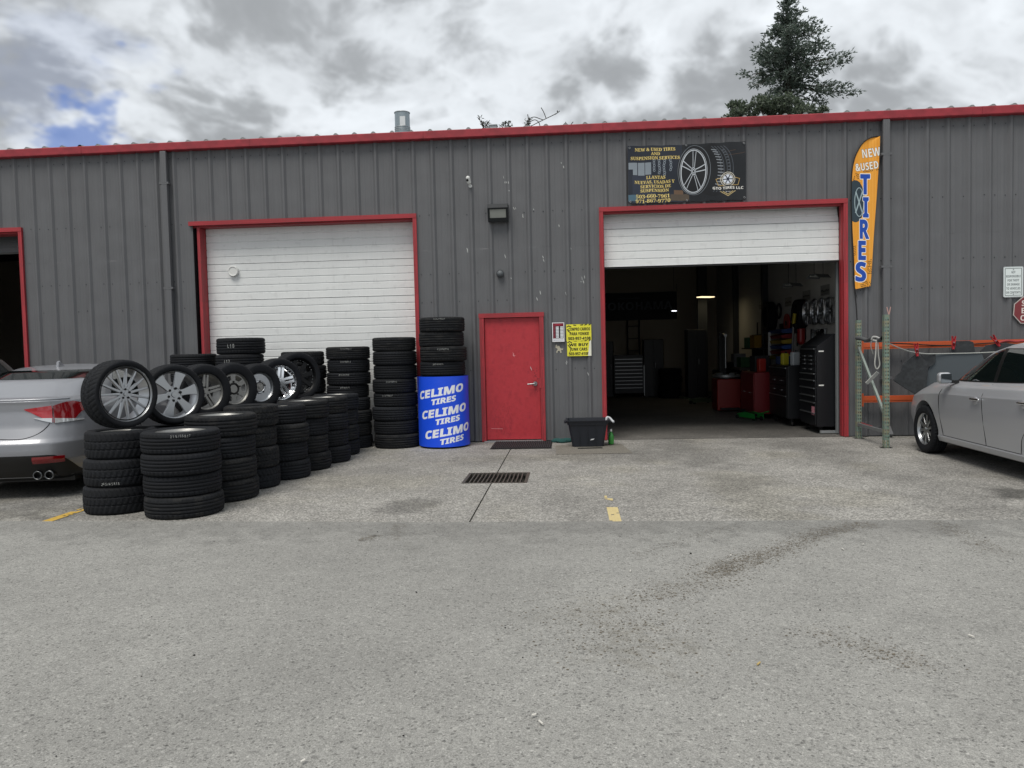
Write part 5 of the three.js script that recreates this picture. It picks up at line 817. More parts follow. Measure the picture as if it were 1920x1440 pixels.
// ================= ON THE APRON =================
{ // ribbed rubber doormat
  const t = thing('rubber_doormat', 'black ribbed rubber doormat in front of the red door', 'doormat', [0.15, 0.001, 0.5]), w = 0.46, d = 0.43;
  part('base', rbox(-w, w, 0.002, 0.008, -d, d, 0.003), std({ color: 0x17161a, roughness: 0.9 }), t);
  const g = rbox(-0.0085, 0.0085, 0.008, 0.02, -d + 0.02, d - 0.02, 0.004); const mt = std({ color: 0x29272b, roughness: 0.85 }); for (let i = 0; i < 30; i++) part('rib', g, mt, t).position.x = -w + 0.03 + i * (2 * w - 0.06) / 29;
  for (const z of [-d / 3, d / 3]) part('cross_bar', box(-w + 0.01, w - 0.01, 0.008, 0.017, z - 0.008, z + 0.008), mt, t);
}
{ // cardboard or sheet under the tote
  const p = [onGround(1042, 836), onGround(1165, 833), onGround(1186, 850), onGround(1043, 852.5)], s = new THREE.Shape(p.map((q) => new THREE.Vector2(q.x, -q.z))), g = new THREE.ExtrudeGeometry(s, { depth: 0.005, bevelEnabled: false }); g.rotateX(-Math.PI / 2); g.translate(0, 0.002, 0); metreUV(g, 'x', 'z'); solo('flat_board', g, std({ map: concreteTex, color: 0xcfcbc3, roughness: 0.9 }), 'thin grimy board lying flat under the black tote', 'board');
  const k = solo('flat_bar', flatBar(V3(1.0, 0.013, 1.02), V3(1.36, 0.013, 1.0), 0.012, 0.05), M.black, 'short flat black strip lying on the board before the tote', 'metal strip');
}
{ // open plastic tote
  const t = thing('plastic_tote', 'open black plastic tote standing left of the open doorway', 'tote', [1.155, 0.008, 0.66]), H = 0.4;
  const ringAt = (k, inset = 0) => { const w = lerp(0.235, 0.3, k) - inset, d = lerp(0.17, 0.225, k) - inset, r = 0.05, s = []; for (const [cx, cz, a0] of [[w - r, d - r, 0], [-w + r, d - r, 1], [-w + r, -d + r, 2], [w - r, -d + r, 3]]) for (let i = 0; i <= 5; i++) { const a = (a0 + i / 5) * Math.PI / 2; s.push([cx + Math.cos(a) * r, cz + Math.sin(a) * r]); } return s; };
  const lev = [[0, 0.004, 0.06], [0, 0.004, 0], [0.02, 0.02, 0], [0.8, 0.33, 0], [0.82, 0.332, -0.012], [0.95, 0.385, -0.014], [0.96, 0.386, -0.03], [1, 0.4, -0.03], [1, 0.4, 0.002], [0.95, 0.37, 0.004], [0.03, 0.02, 0.006], [0.0, 0.016, 0.09]], P = [], ix = [], n = 24;
  for (const [k, y, ins] of lev) for (const [a, b] of ringAt(k, ins)) P.push(a, y, b);
  for (let j = 0; j < lev.length - 1; j++) for (let i = 0; i < n; i++) { const a = j * n + i, b = j * n + (i + 1) % n; ix.push(a, a + n, b + n, a, b + n, b); }
  for (const [j] of [[0], [lev.length - 1]]) { const id = P.length / 3; P.push(0, lev[j][1], 0); for (let i = 0; i < n; i++) ix.push(id, j * n + i, j * n + (i + 1) % n); }
  const g = new THREE.BufferGeometry(); g.setAttribute('position', new THREE.Float32BufferAttribute(P, 3)); g.setIndex(ix); g.computeVertexNormals(); part('bin', toCreasedNormals(g, 0.6), std({ color: 0x1c2029, roughness: 0.5, side: THREE.DoubleSide }), t);
  for (const x of [-0.13, 0, 0.13]) part('rib', flatBar(V3(x * 0.92, 0.03, 0.178), V3(x, 0.325, 0.214), 0.012, 0.012), std({ color: 0x1a1e26, roughness: 0.5 }), t);
  for (const x of [-0.25, 0.25]) part('handle', rbox(x > 0 ? 0.31 : -0.35, x > 0 ? 0.35 : -0.31, 0.345, 0.385, -0.08, 0.08, 0.01), std({ color: 0x1c2029, roughness: 0.5 }), t);
  part('sticker', extrude([[0, 0], [0.05, 0.008], [0.07, 0.025], [0.02, 0.02]], 0.0015).translate(0.03, 0.1, 0.199), std({ color: 0xc9ccd0, roughness: 0.6 }), t);
}
solo('white_rag', tube([V3(1.44, 0.35, 0.7), V3(1.45, 0.43, 0.69), V3(1.49, 0.42, 0.68), V3(1.53, 0.375, 0.7), V3(1.55, 0.36, 0.72)], 0.018, 20, 8), std({ color: 0xc4c8cc, roughness: 0.9 }), 'crumpled white rag hanging over the right rim of the tote', 'rag');
{ const t = thing('spray_bottle', 'bright green bottle standing between the tote and the doorway', 'bottle', [1.51, 0.009, 0.6]); part('bottle', new THREE.LatheGeometry([[0, 0], [0.04, 0.002], [0.044, 0.02], [0.044, 0.12], [0.034, 0.16], [0.016, 0.185], [0.015, 0.2], [0, 0.2]].map(([a, b]) => new THREE.Vector2(a, b)), 24), phys({ color: 0x2f8a34, roughness: 0.25, clearcoat: 0.6 }), t); part('cap', new THREE.CylinderGeometry(0.016, 0.018, 0.035, 16).translate(0, 0.217, 0), M.white, t); }
{ const r = rng(12), gs = []; for (let i = 0; i < 3; i++) { const g = new THREE.IcosahedronGeometry(0.07, 3), p = g.attributes.position; for (let k = 0; k < p.count; k++) { const n = 0.7 + 0.6 * fbm(p.getX(k) * 14 + i * 9, p.getZ(k) * 14 + p.getY(k) * 9, 3); p.setXYZ(k, p.getX(k) * n * 1.4, Math.max(-0.02, p.getY(k) * n * 0.6), p.getZ(k) * n); } g.computeVertexNormals(); g.translate(0.68 + i * 0.08, 0.022, 0.16 + (i % 2) * 0.06); gs.push(g); } solo('green_rag', merge(gs), std({ color: 0x1f4a48, roughness: 0.95 }), 'crumpled dark green rag by the wall near the red door', 'rag'); }

// ================= PALLET RACK AND MATS =================
{
  const t = thing('pallet_rack', 'weathered green pallet rack with orange beams along the right wall', 'pallet rack', [5.27, 0, 0]);
  const postTex = dataTex(256, 256, (i, j) => { const n = tileNoise(i / 20, j / 20, 12, 3), f = tileNoise(i / 4, j / 4, 64, 5), k = smooth(0.35, 0.65, n * 0.6 + f * 0.4); return [lerp(112, 140, k), lerp(138, 138, k), lerp(130, 116, k)]; }); postTex.repeat.set(2, 2);
  const green = std({ map: postTex, roughness: 0.75, metalness: 0.2 }), orange = std({ color: 0xb9532a, roughness: 0.6 });
  const perf = (w, h, cols) => { const s = new THREE.Shape(); s.moveTo(-w / 2, 0); s.lineTo(w / 2, 0); s.lineTo(w / 2, h); s.lineTo(-w / 2, h); s.closePath(); for (const c of cols) for (let y = 0.04; y < h - 0.03; y += 0.0508) { const p = new THREE.Path(); p.moveTo(c - 0.007, y - 0.01); p.lineTo(c + 0.007, y - 0.012); p.lineTo(c + 0.009, y + 0.012); p.lineTo(c - 0.009, y + 0.012); p.closePath(); s.holes.push(p); } return new THREE.ExtrudeGeometry(s, { depth: 0.003, bevelEnabled: false }); };
  const post = (x, z, h) => { const g = sub('upright_post', t); const A = perf(0.068, h, [-0.016, 0.016]), B = perf(0.07, h, [0]).rotateY(Math.PI / 2); part('perforated_face', metreUV(A), green, g).position.set(x, 0.006, z + 0.035); part('side_flange', metreUV(B.clone(), 'z', 'y'), green, g).position.set(x - 0.034, 0.006, z); part('side_flange', metreUV(B.clone(), 'z', 'y'), green, g).position.set(x + 0.031, 0.006, z); part('foot_plate', box(x - 0.07, x + 0.07, 0.0, 0.006, z - 0.06, z + 0.06), M.darkMetal, g); };
  post(0.0, 1.31, 1.84); post(0.035, 0.2, 1.8); post(2.95, 1.31, 1.84); post(2.95, 0.2, 1.8);
  for (const y of [1.362, 0.545]) part('beam', merge([box(0.085, 2.9, y, y + 0.1, 0.13, 0.17), box(0.085, 2.9, y + 0.03, y + 0.085, 0.17, 0.178), box(0.083, 0.12, y - 0.06, y + 0.14, 0.125, 0.185)]), orange, t);
  const L = (x, y, z) => V3(x, y, z); const dTop = atZ(1606, 652, 0.25), dBot = atZ(1653, 778, 1.26);
  part('diagonal_brace', flatBar(L(0.02, dTop.y, 0.25), L(0.0, dBot.y, 1.27), 0.03, 0.045), std({ color: 0x8f9a94, roughness: 0.6, metalness: 0.3 }), t);
  const hb = atZ(1606, 796, 0.25), hb2 = atZ(1653, 809, 1.26); part('lower_brace', flatBar(L(0.02, hb.y, 0.24), L(0.0, hb2.y, 1.27), 0.03, 0.045), std({ color: 0x7b7f80, roughness: 0.6, metalness: 0.3 }), t);
  part('lower_brace', flatBar(L(2.95, 0.3, 0.24), L(2.95, 0.3, 1.27), 0.03, 0.045), green, t);
  part('tie_strap', flatBar(L(0.045, hb.y + 0.01, 0.3), L(0.03, lerp(hb.y, hb2.y, 0.5), 0.74), 0.018, 0.05), std({ color: 0x8e2f36, roughness: 0.7 }), t);
}
{ const a = atZ(1625, 719, 0.85), b = atZ(1646, 698, 0.95); solo('wood_offcut', flatBar(a, b, 0.045, 0.02), std({ color: 0xa9aba8, roughness: 0.8 }), 'pale flat offcut wedged across the green brace', 'offcut'); }
{ // hose and cord looped over the rack end
  const P = (u, v, z) => atZ(u, v, z); const t = thing('hose_bundle', 'bundle of grey hose and cord slung between the green rack posts', 'hose');
  part('hose', tube([P(1607, 634, 0.3), P(1616, 635, 0.45), P(1626, 638, 0.6), P(1637, 634, 0.8), P(1648, 638, 1.0), P(1655, 634, 1.22)], 0.03, 40, 10), std({ color: 0x55585a, roughness: 0.7 }), t);
  part('pale_coil', tube([P(1634, 637, 0.9), P(1637, 632, 0.92), P(1643, 632, 0.95), P(1650, 636, 1.0), P(1646, 639, 1.0), P(1637, 638, 0.92)], 0.014, 40, 8), std({ color: 0xa9aaa8, roughness: 0.8 }), t);
  part('cord_loop', tube([P(1643, 640, 1.0), P(1642, 662, 1.0), P(1640.5, 685, 1.0), P(1644, 692, 1.0), P(1649, 686, 1.0), P(1647, 664, 1.0), P(1646, 640, 1.0)], 0.009, 60, 7), std({ color: 0xb4b5b0, roughness: 0.9 }), t);
  part('cord_loop', tube([P(1634, 638, 0.9), P(1633, 650, 0.9), P(1637, 664, 0.9)], 0.007, 24, 6), std({ color: 0x8b8d8a, roughness: 0.9 }), t);
}
{ const a = atZ(1665, 578, 1.31); solo('ribbon_tie', merge([flatBar(V3(a.x - 0.005, 1.845, 1.345), V3(a.x - 0.03, 1.95, 1.345), 0.012, 0.004), flatBar(V3(a.x, 1.845, 1.345), V3(a.x + 0.02, 1.95, 1.345), 0.012, 0.004)]), std({ color: 0xb9938c, roughness: 0.8 }), 'small forked pale ribbon on top of the front green post', 'ribbon'); }
const mp = (x, y, z) => atZ(1560 + x / 3.4286, 480 + y / 3.4286, z);
{
  const matTex = dataTex(256, 256, (i, j) => { const f = tileNoise(i / 2, j / 2, 128, 4), b = tileNoise(i / 24, j / 24, 10, 6); const v = 40 + f * 18 + b * 14; return [v * 0.95, v, v * 1.05]; });
  const felt = std({ map: matTex, roughness: 1 }), feltGrey = std({ color: 0x4d5459, roughness: 1 });
  const hang = (pts, z, th = 0.012) => { const s = new THREE.Shape(pts.map(([x, y]) => { const p = mp(x, y, z); return new THREE.Vector2(p.x, p.y); })); const g = new THREE.ExtrudeGeometry(s, { depth: th, bevelEnabled: true, bevelSize: 0.004, bevelThickness: 0.003, bevelSegments: 1 }); g.translate(0, 0, z); return metreUV(g, 'x', 'y', 3); };
  solo('car_floor_mat', hang([[540, 632], [575, 650], [612, 690], [612, 760], [600, 850], [545, 893], [470, 850], [395, 800], [412, 770], [445, 740], [452, 700], [495, 660]], 0.62), felt, 'dark floor mat hanging askew left of the silver saloon', 'floor mat', 'floor mats hung on the line');
  solo('car_floor_mat', hang([[568, 634], [662, 634], [662, 680], [640, 705], [612, 715], [612, 690]], 0.58), felt, 'folded dark mat corner behind the askew floor mat', 'floor mat', 'floor mats hung on the line');
  solo('car_floor_mat', hang([[664, 636], [700, 632], [960, 630], [985, 700], [960, 900], [600, 905], [612, 760], [620, 718], [650, 700]], 0.55), feltGrey, 'wide grey floor mat hanging behind the silver saloon bonnet', 'floor mat', 'floor mats hung on the line');
  solo('car_floor_mat', hang([[800, 548], [880, 546], [905, 556], [922, 640], [742, 640], [765, 600], [780, 560]], 0.5), felt, 'black tapered floor mat between two red clamps', 'floor mat', 'floor mats hung on the line');
  solo('car_floor_mat', hang([[985, 578], [1040, 566], [1115, 560], [1190, 568], [1200, 660], [945, 660], [955, 610]], 0.48), felt, 'black floor mat pegged nearest the octagonal sign', 'floor mat', 'floor mats hung on the line');
  solo('pale_line', tube([mp(362, 560, 1.27), mp(430, 590, 1.0), mp(520, 618, 0.68), mp(600, 628, 0.64), mp(700, 628, 0.585), mp(960, 622, 0.57), mp(1300, 600, 0.5)], 0.008, 60, 7), std({ color: 0x9fa29f, roughness: 0.9 }), 'pale line strung from the front green post to the right', 'line');
  solo('black_bungee', tube([mp(345, 560, 1.345), mp(510, 566, 0.3), mp(600, 572, 0.21), mp(750, 575, 0.21), mp(1010, 560, 0.21), mp(1300, 545, 0.21)], 0.009, 60, 7), M.black, 'black cord stretched along the upper orange beam', 'cord');
  const redPl = std({ color: 0xb02a33, roughness: 0.5 });
  const clamp3 = (x, y, z, label, tilt) => { const c = mp(x, y, z), t = thing('spring_clamp', label, 'clamp', [c.x, c.y, c.z], 0, 'red spring clamps on the line'); t.rotation.z = tilt; for (const s of [-1, 1]) { part('jaw', extrude([[s * 0.006, 0.01], [s * 0.03, 0.1], [s * 0.018, 0.105], [s * 0.002, 0.04], [s * 0.022, -0.03], [s * 0.012, -0.09], [s * 0.001, -0.085], [s * 0.008, -0.03]], 0.02, 0.002), redPl, t); } part('pivot', new THREE.CylinderGeometry(0.01, 0.01, 0.028, 10).rotateX(Math.PI / 2).translate(0, 0.01, 0.01), M.steel, t); };
  clamp3(542, 605, 0.65, 'red spring clamp holding the askew floor mat', 0.1); clamp3(779, 560, 0.53, 'red spring clamp left of the black tapered mat', -0.05); clamp3(1052, 548, 0.52, 'red spring clamp above the rightmost floor mat', 0.6);
  solo('red_strap', tube([mp(1060, 560, 0.5), mp(1120, 545, 0.45), mp(1180, 550, 0.4), mp(1240, 545, 0.4), mp(1300, 548, 0.4)], 0.018, 40, 6), std({ color: 0x9c3a3a, roughness: 0.8 }), 'red strap draped on the beam above the silver saloon roof', 'strap');
}

// ================= INSIDE THE OPEN BAY =================
{
  const cabBlack = std({ color: 0x16181c, roughness: 0.4, metalness: 0.2 }), pull = std({ color: 0x9fa3a6, roughness: 0.35, metalness: 0.9 }), castor = std({ color: 0x0c0c0d, roughness: 0.8 }), cabRed = std({ color: 0x74101a, roughness: 0.4 });
  // a cabinet whose drawers face -x; front at x0, from z near to far
  function cabinet(name, label, x0, x1, zn, zf, y0, y1, rows, mat, slope) {
    const w = zn - zf, t = thing(name, label, 'tool cabinet', [x0, 0, zn]);
    part('carcass', slope ? (() => { const s = new THREE.Shape(); s.moveTo(0.02, y0); s.lineTo(x1 - x0, y0); s.lineTo(x1 - x0, y1); s.lineTo(0.3, y1); s.lineTo(0.02, y1 - slope); s.closePath(); const g = new THREE.ExtrudeGeometry(s, { depth: w, bevelEnabled: false }); g.translate(0, 0, -w); return g; })() : rbox(0.02, x1 - x0, y0, y1, -w, 0, 0.012), mat, t);
    let y = y0 + 0.02; const top = y1 - (slope || 0) - 0.02, tot = rows.reduce((a, b) => a + Math.abs(b), 0);
    for (const r of rows) { const h = Math.abs(r) / tot * (top - y0 - 0.02), d = sub('drawer', t); part('front', rbox(0.0, 0.0195, y + 0.004, y + h - 0.004, -w + 0.02, -0.02, 0.004), mat, d); if (r > 0) part('pull', box(-0.016, -0.0005, y + h - 0.03, y + h - 0.014, -w + 0.05, -0.05), pull, d); else for (const k of [0.3, 0.7]) part('pull', box(-0.016, -0.0005, y + h * 0.5 - 0.008, y + h * 0.5 + 0.008, -w * k - 0.06, -w * k + 0.06), pull, d); y += h; }
    for (const [x, z] of [[0.1, -0.08], [x1 - x0 - 0.1, -0.08], [0.1, -w + 0.08], [x1 - x0 - 0.1, -w + 0.08]]) part('castor', merge([new THREE.CylinderGeometry(0.045, 0.045, 0.035, 18).rotateZ(Math.PI / 2).translate(x, 0.05, z), box(x - 0.025, x + 0.025, 0.075, y0 + 0.01, z - 0.02, z + 0.02)]), castor, t);
    return t;
  }
  const c1 = cabinet('tool_cabinet', 'tall black tool cabinet just inside the doorway by the right jamb', 4.86, 5.5, -0.42, -1.28, 0.12, 1.62, [2, 1.6, 1, 1.2, 1.2, 1, -1, -0.6, -0.6, -0.6, 1], cabBlack, 0.2);
  for (const y of [0.78, 1.33]) part('white_tag', box(0.05, 0.13, y, y + 0.02, 0.0005, 0.003), M.white, c1);
  part('foot_bracket', box(0.06, 0.6, 0.02, 0.06, 0.005, 0.05), M.galv, c1);
  part('card', box(-0.004, -0.001, 0.3, 0.44, -0.2, -0.06), std({ color: 0xb77a86, roughness: 0.6 }), c1);
  cabinet('tool_cabinet', 'lower black tool cabinet beyond the tall one', 4.72, 5.5, -1.55, -2.75, 0.14, 1.08, [2.4, -1, -1, 1], cabBlack);
  cabinet('red_cabinet', 'red steel cabinet beyond the lower black tool cabinet', 4.5, 5.2, -3.05, -4.2, 0.1, 0.92, [-4], cabRed);
  // bottles and tins on the cabinets
  const tin = (x, y, z, r, h, col, label, nm) => { const t = thing(nm ?? 'spray_can', label, 'can', [x, y, z]); part('body', new THREE.CylinderGeometry(r, r, h, 16).translate(0, h / 2, 0), std({ color: col, roughness: 0.4 }), t); part('cap', new THREE.CylinderGeometry(r * 0.5, r * 0.7, h * 0.22, 14).translate(0, h * 1.1, 0), std({ color: 0xa63030, roughness: 0.5 }), t); };
  tin(4.92, 1.081, -1.9, 0.036, 0.2, 0xc4c8c8, 'white spray can with red cap on the lower black cabinet'); tin(5.1, 1.081, -2.3, 0.04, 0.18, 0x39424c, 'dark can at the back of the lower black cabinet');
  { const t = thing('tyre_machine', 'red tyre changing machine with a grey turntable deep in the bay', 'tyre changer', [4.4, 0, -5.2]); part('cabinet', rbox(-0.26, 0.26, 0.02, 0.72, -0.32, 0.32, 0.03), std({ color: 0x8e241f, roughness: 0.45 }), t); part('turntable', merge([new THREE.CylinderGeometry(0.3, 0.3, 0.05, 32).translate(0, 0.78, 0), new THREE.CylinderGeometry(0.12, 0.14, 0.06, 20).translate(0, 0.74, 0)]), M.galv, t); for (let i = 0; i < 4; i++) { const j = part('clamp_jaw', box(0.14, 0.3, 0.805, 0.845, -0.03, 0.03), M.steel, t); j.rotation.y = i * Math.PI / 2 + 0.5; } part('column', rbox(-0.08, 0.08, 0.02, 1.75, -0.45, -0.33, 0.01), M.darkMetal, t); part('arm', bar(V3(0, 1.7, -0.4), V3(0, 1.68, 0), 0.035, 12), M.steel, t); part('mount_head', bar(V3(0, 1.68, -0.02), V3(0, 0.95, -0.02), 0.022, 12), M.steel, t); part('pedal', box(-0.2, 0.2, 0.05, 0.09, 0.33, 0.47), M.darkMetal, t); }
  const jack = (x, z, turn, label, col) => { const t = thing('floor_jack', label, 'floor jack', [x, 0.005, z], turn), m = std({ color: col, roughness: 0.45 }); for (const s of [-1, 1]) part('side_plate', extrude([[-0.3, 0.04], [0.3, 0.04], [0.32, 0.1], [0.05, 0.15], [-0.28, 0.13]], 0.012).translate(0, 0, s * 0.1), m, t); part('lift_arm', bar(V3(-0.2, 0.1, 0), V3(0.26, 0.13, 0), 0.03, 10), M.darkMetal, t); part('saddle', new THREE.CylinderGeometry(0.05, 0.04, 0.03, 18).translate(0.27, 0.165, 0), M.darkMetal, t); for (const [a, b] of [[-0.25, 0.08], [-0.25, -0.08], [0.28, 0.12], [0.28, -0.12]]) part('wheel', new THREE.CylinderGeometry(0.04, 0.04, 0.03, 16).rotateX(Math.PI / 2).translate(a, 0.04, b), castor, t); part('handle', bar(V3(-0.26, 0.12, 0), V3(-0.62, 0.2, 0), 0.014, 8), m, t); };
  jack(4.42, -3.0, 1.9, 'green floor jack on the floor before the red cabinet', 0x1f8a3a); jack(4.2, -7.3, 0.4, 'dull green floor jack lying deeper in the bay', 0x59664e);
  // things on the right-hand wall (x = 5.55)
  const wallAt = (u, v, x = 5.5) => atX(u, v, x);
  const wallWheel = (u, v, style, R, r, label, nm = 'alloy_wheel') => { const p = wallAt(u, v), t = thing(nm, label, nm === 'spare_tyre' ? 'tyre' : 'wheel', [5.545, p.y - R, p.z], 0, nm === 'spare_tyre' ? undefined : 'rims hung on the workshop wall'); if (nm === 'spare_tyre') { part('carcass', tyreGeo(R, 0.2, r, 0).clone().rotateZ(Math.PI / 2).translate(-0.11, R, 0), rubbers[0], t); } else { const g = part('rim', barrelGeo(R, 0.2).clone().rotateY(-Math.PI / 2).translate(-0.1, R, 0), alloy, t); const d = sub('face', t); d.position.set(-0.1, R, 0); d.rotation.y = -Math.PI / 2; const tmp = new THREE.Group(); rimParts(style, R, 0.2, tmp); const gs = tmp.children.filter((m) => m.name !== 'black_lug_hole').map((m) => { m.updateMatrix(); return m.geometry.clone().applyMatrix4(m.matrix); }); part('spokes', merge(gs), alloy, d); } const hk = part('hook', bar(V3(0.0, R * (nm === 'spare_tyre' ? 1.55 : 1.9), 0), V3(-0.12, R * (nm === 'spare_tyre' ? 1.58 : 1.92), 0), 0.008), M.darkMetal, t); };
  wallWheel(1526, 586, 'ten', 0.23, 0, 'multi-spoke rim on the workshop wall, farthest from the doorway'); wallWheel(1542, 584, 'fifteen', 0.23, 0, 'multi-spoke rim on the workshop wall, second from farthest'); wallWheel(1556, 583, 'ten', 0.23, 0, 'multi-spoke rim on the workshop wall, second from the doorway'); wallWheel(1569, 582, 'fifteen', 0.23, 0, 'multi-spoke rim on the workshop wall, cut off by the right jamb');
  wallWheel(1506, 589, '', 0.29, 0.19, 'tyre hung on the workshop wall beside the multi-spoke rims', 'spare_tyre'); wallWheel(1448, 594, '', 0.34, 0.22, 'tyre hung deeper on the workshop wall above the hand tools', 'spare_tyre');
  { const p = wallAt(1475, 606), t = thing('red_disc', 'round red disc hanging on the workshop wall', 'disc', [5.5, p.y, p.z]); part('face', new THREE.CylinderGeometry(0.2, 0.2, 0.03, 32).rotateZ(Math.PI / 2), std({ color: 0xa31f22, roughness: 0.5 }), t); part('hub', new THREE.CylinderGeometry(0.05, 0.05, 0.05, 20).rotateZ(Math.PI / 2), M.darkMetal, t); part('bracket', box(0.012, 0.05, -0.02, 0.02, -0.02, 0.02), M.darkMetal, t); }
  { // rack of coloured bins
    const a = wallAt(1459, 616), b = wallAt(1484, 674), z0 = b.z, z1 = a.z, cols = [0x27457e, 0x8a2025, 0xa8932a, 0x244d94, 0x8a2025, 0x9c9a2a]; const t = thing('parts_bin_rack', 'wall rack of blue, red and yellow parts bins', 'bin rack', [5.55, b.y, (z0 + z1) / 2]); part('back_plate', box(-0.02, 0, -0.05, a.y - b.y + 0.1, -(z0 - z1) / 2, (z0 - z1) / 2), M.darkMetal, t);
    const h = (a.y - b.y) / 6; cols.forEach((c, i) => { const m = std({ color: c, roughness: 0.5 }); for (let k = 0; k < 3; k++) { const w = (z0 - z1) / 3; const zc = -(z0 - z1) / 2 + w * k; part('bin', extrude([[0, 0], [-0.2, 0], [-0.24, h * 0.55], [0, h * 0.9]], w * 0.94).translate(-0.021, (5 - i) * h, zc), m, t); } });
  }
  { const p = wallAt(1506, 627), t = thing('fire_extinguisher', 'red cylinder hung on the workshop wall under a tyre', 'extinguisher', [5.46, p.y - 0.2, p.z]); part('cylinder', new THREE.CapsuleGeometry(0.075, 0.26, 6, 20).translate(0, 0.2, 0), std({ color: 0x8c1a1c, roughness: 0.35 }), t); part('valve', merge([new THREE.CylinderGeometry(0.02, 0.025, 0.06, 12).translate(0, 0.43, 0), box(-0.06, 0.03, 0.455, 0.47, -0.01, 0.01)]), M.darkMetal, t); part('bracket', box(0.06, 0.09, 0.1, 0.3, -0.03, 0.03), M.darkMetal, t); }
  { const a = wallAt(1443, 623, 5.3), b = wallAt(1443, 667, 5.3); solo('pale_tube', bar(a, b, 0.035, 10), M.white, 'upright pale tube against the workshop wall', 'tube'); }
  { const a = wallAt(1488, 607, 5.35), b = wallAt(1484, 697, 5.35), t = thing('floor_lamp_pole', 'tall silver and yellow pole leaning by the bin rack', 'pole'); part('shaft', bar(b, a, 0.022, 10), M.steel, t); part('yellow_head', bar(a, a.clone().add(V3(0.02, 0.2, 0.02)), 0.035, 10), std({ color: 0xb2a22a, roughness: 0.5 }), t); }
  // script-like name boards painted on the pale wall
  { const tex = (s, k) => canvasTex(256, 96, (x, w, h) => { x.fillStyle = '#8b8c8a'; x.fillRect(0, 0, w, h); x.fillStyle = '#2b2d30'; x.font = 'italic bold 58px serif'; x.fillText(s, 14, 66); x.fillRect(20, 78, 200, 5); }); [[1547, 544, 'Toyo'], [1512, 554, '& Tires'], [1478, 566, 'Tires'], [1428, 572, 'Shop']].forEach(([u, v, s], i) => { const p = wallAt(u, v, 5.548), g = new THREE.PlaneGeometry(0.5, 0.19); g.rotateY(-Math.PI / 2); g.translate(5.5475, p.y, p.z); solo('wall_lettering', g, flatPrint(canvasTex(256, 96, (x, w, h) => { x.fillStyle = '#8b8c8a'; x.fillRect(0, 0, w, h); x.strokeStyle = '#2b2d30'; x.lineWidth = 9; const r = rng(60 + i); x.beginPath(); x.moveTo(16, 60); for (let k = 0; k < 9; k++) x.quadraticCurveTo(30 + k * 24, 20 + r() * 20, 40 + k * 24, 56 + r() * 12); x.stroke(); x.lineWidth = 4; x.beginPath(); x.moveTo(30, 82); x.lineTo(220, 78); x.stroke(); })), ['dark scrawled lettering panel nearest the doorway on the workshop wall', 'dark scrawled lettering panel right of the hung lamps on the workshop wall', 'dark scrawled lettering panel above the red disc', 'dark scrawled lettering panel farthest inside on the workshop wall'][i], 'sign'); }); }
  // hanging fluorescent fittings, unlit
  const fitting = (u0, v0, u1, v1, z, label) => { const a = atZ(u0, v1, z - 0.25), b = atZ(u1, v0, z + 0.25), y = (a.y + b.y) / 2, x0 = a.x, x1 = b.x, t = thing('hanging_lamp', label, 'light fixture', [(x0 + x1) / 2, y, z], 0.55); const w = (x1 - x0) / 2 * 1.1; part('reflector', extrude([[-0.14, 0], [-0.06, 0.07], [0.06, 0.07], [0.14, 0], [0.13, 0], [0.055, 0.06], [-0.055, 0.06], [-0.13, 0]], w * 2).rotateY(Math.PI / 2).translate(-w, 0, 0), std({ color: 0x6e7274, roughness: 0.6, side: THREE.DoubleSide }), t); for (const k of [-0.05, 0.05]) part('tube', bar(V3(-w * 0.95, 0.035, k), V3(w * 0.95, 0.035, k), 0.014, 10), std({ color: 0xb6bab8, roughness: 0.4 }), t); for (const k of [-0.7, 0.7]) part('chain', bar(V3(w * k, 0.07, 0), V3(w * k, 4.79 - y, 0), 0.005, 5), M.darkMetal, t); };
  fitting(1511, 513, 1560, 530, -1.6, 'unlit hanging lamp nearest the right jamb inside the bay'); fitting(1466, 530, 1506, 545, -2.7, 'unlit hanging lamp deeper inside, left of the nearest one');
  // the two lamps that are lit
  const lit = (u, v, z, w, d, col, inten, label) => { const p = atZ(u, v, z), t = thing('lit_lamp', label, 'light fixture', [p.x, p.y, z], 0.5); part('housing', box(-w / 2 - 0.02, w / 2 + 0.02, 0.012, 0.06, -d / 2 - 0.02, d / 2 + 0.02), M.darkMetal, t); part('lamp_tube', box(-w / 2, w / 2, -0.012, 0.0115, -d / 2, d / 2), std({ color: 0xffffff, emissive: col, emissiveIntensity: inten }), t); part('cord', bar(V3(0, 0.06, 0), V3(0, 4.79 - p.y, 0), 0.005, 5), M.darkMetal, t); const L = new THREE.RectAreaLight(col, 3, w, d); L.position.set(0, -0.02, 0); L.rotation.x = -Math.PI / 2; t.add(L); };
  lit(1323, 557, -8.6, 0.42, 0.22, 0xffe9b8, 1.0, 'lit warm strip lamp hanging in the dark bay'); lit(1264, 583, -9.8, 0.12, 0.08, 0xf4f6ff, 1.2, 'small lit white lamp left of the warm strip lamp');
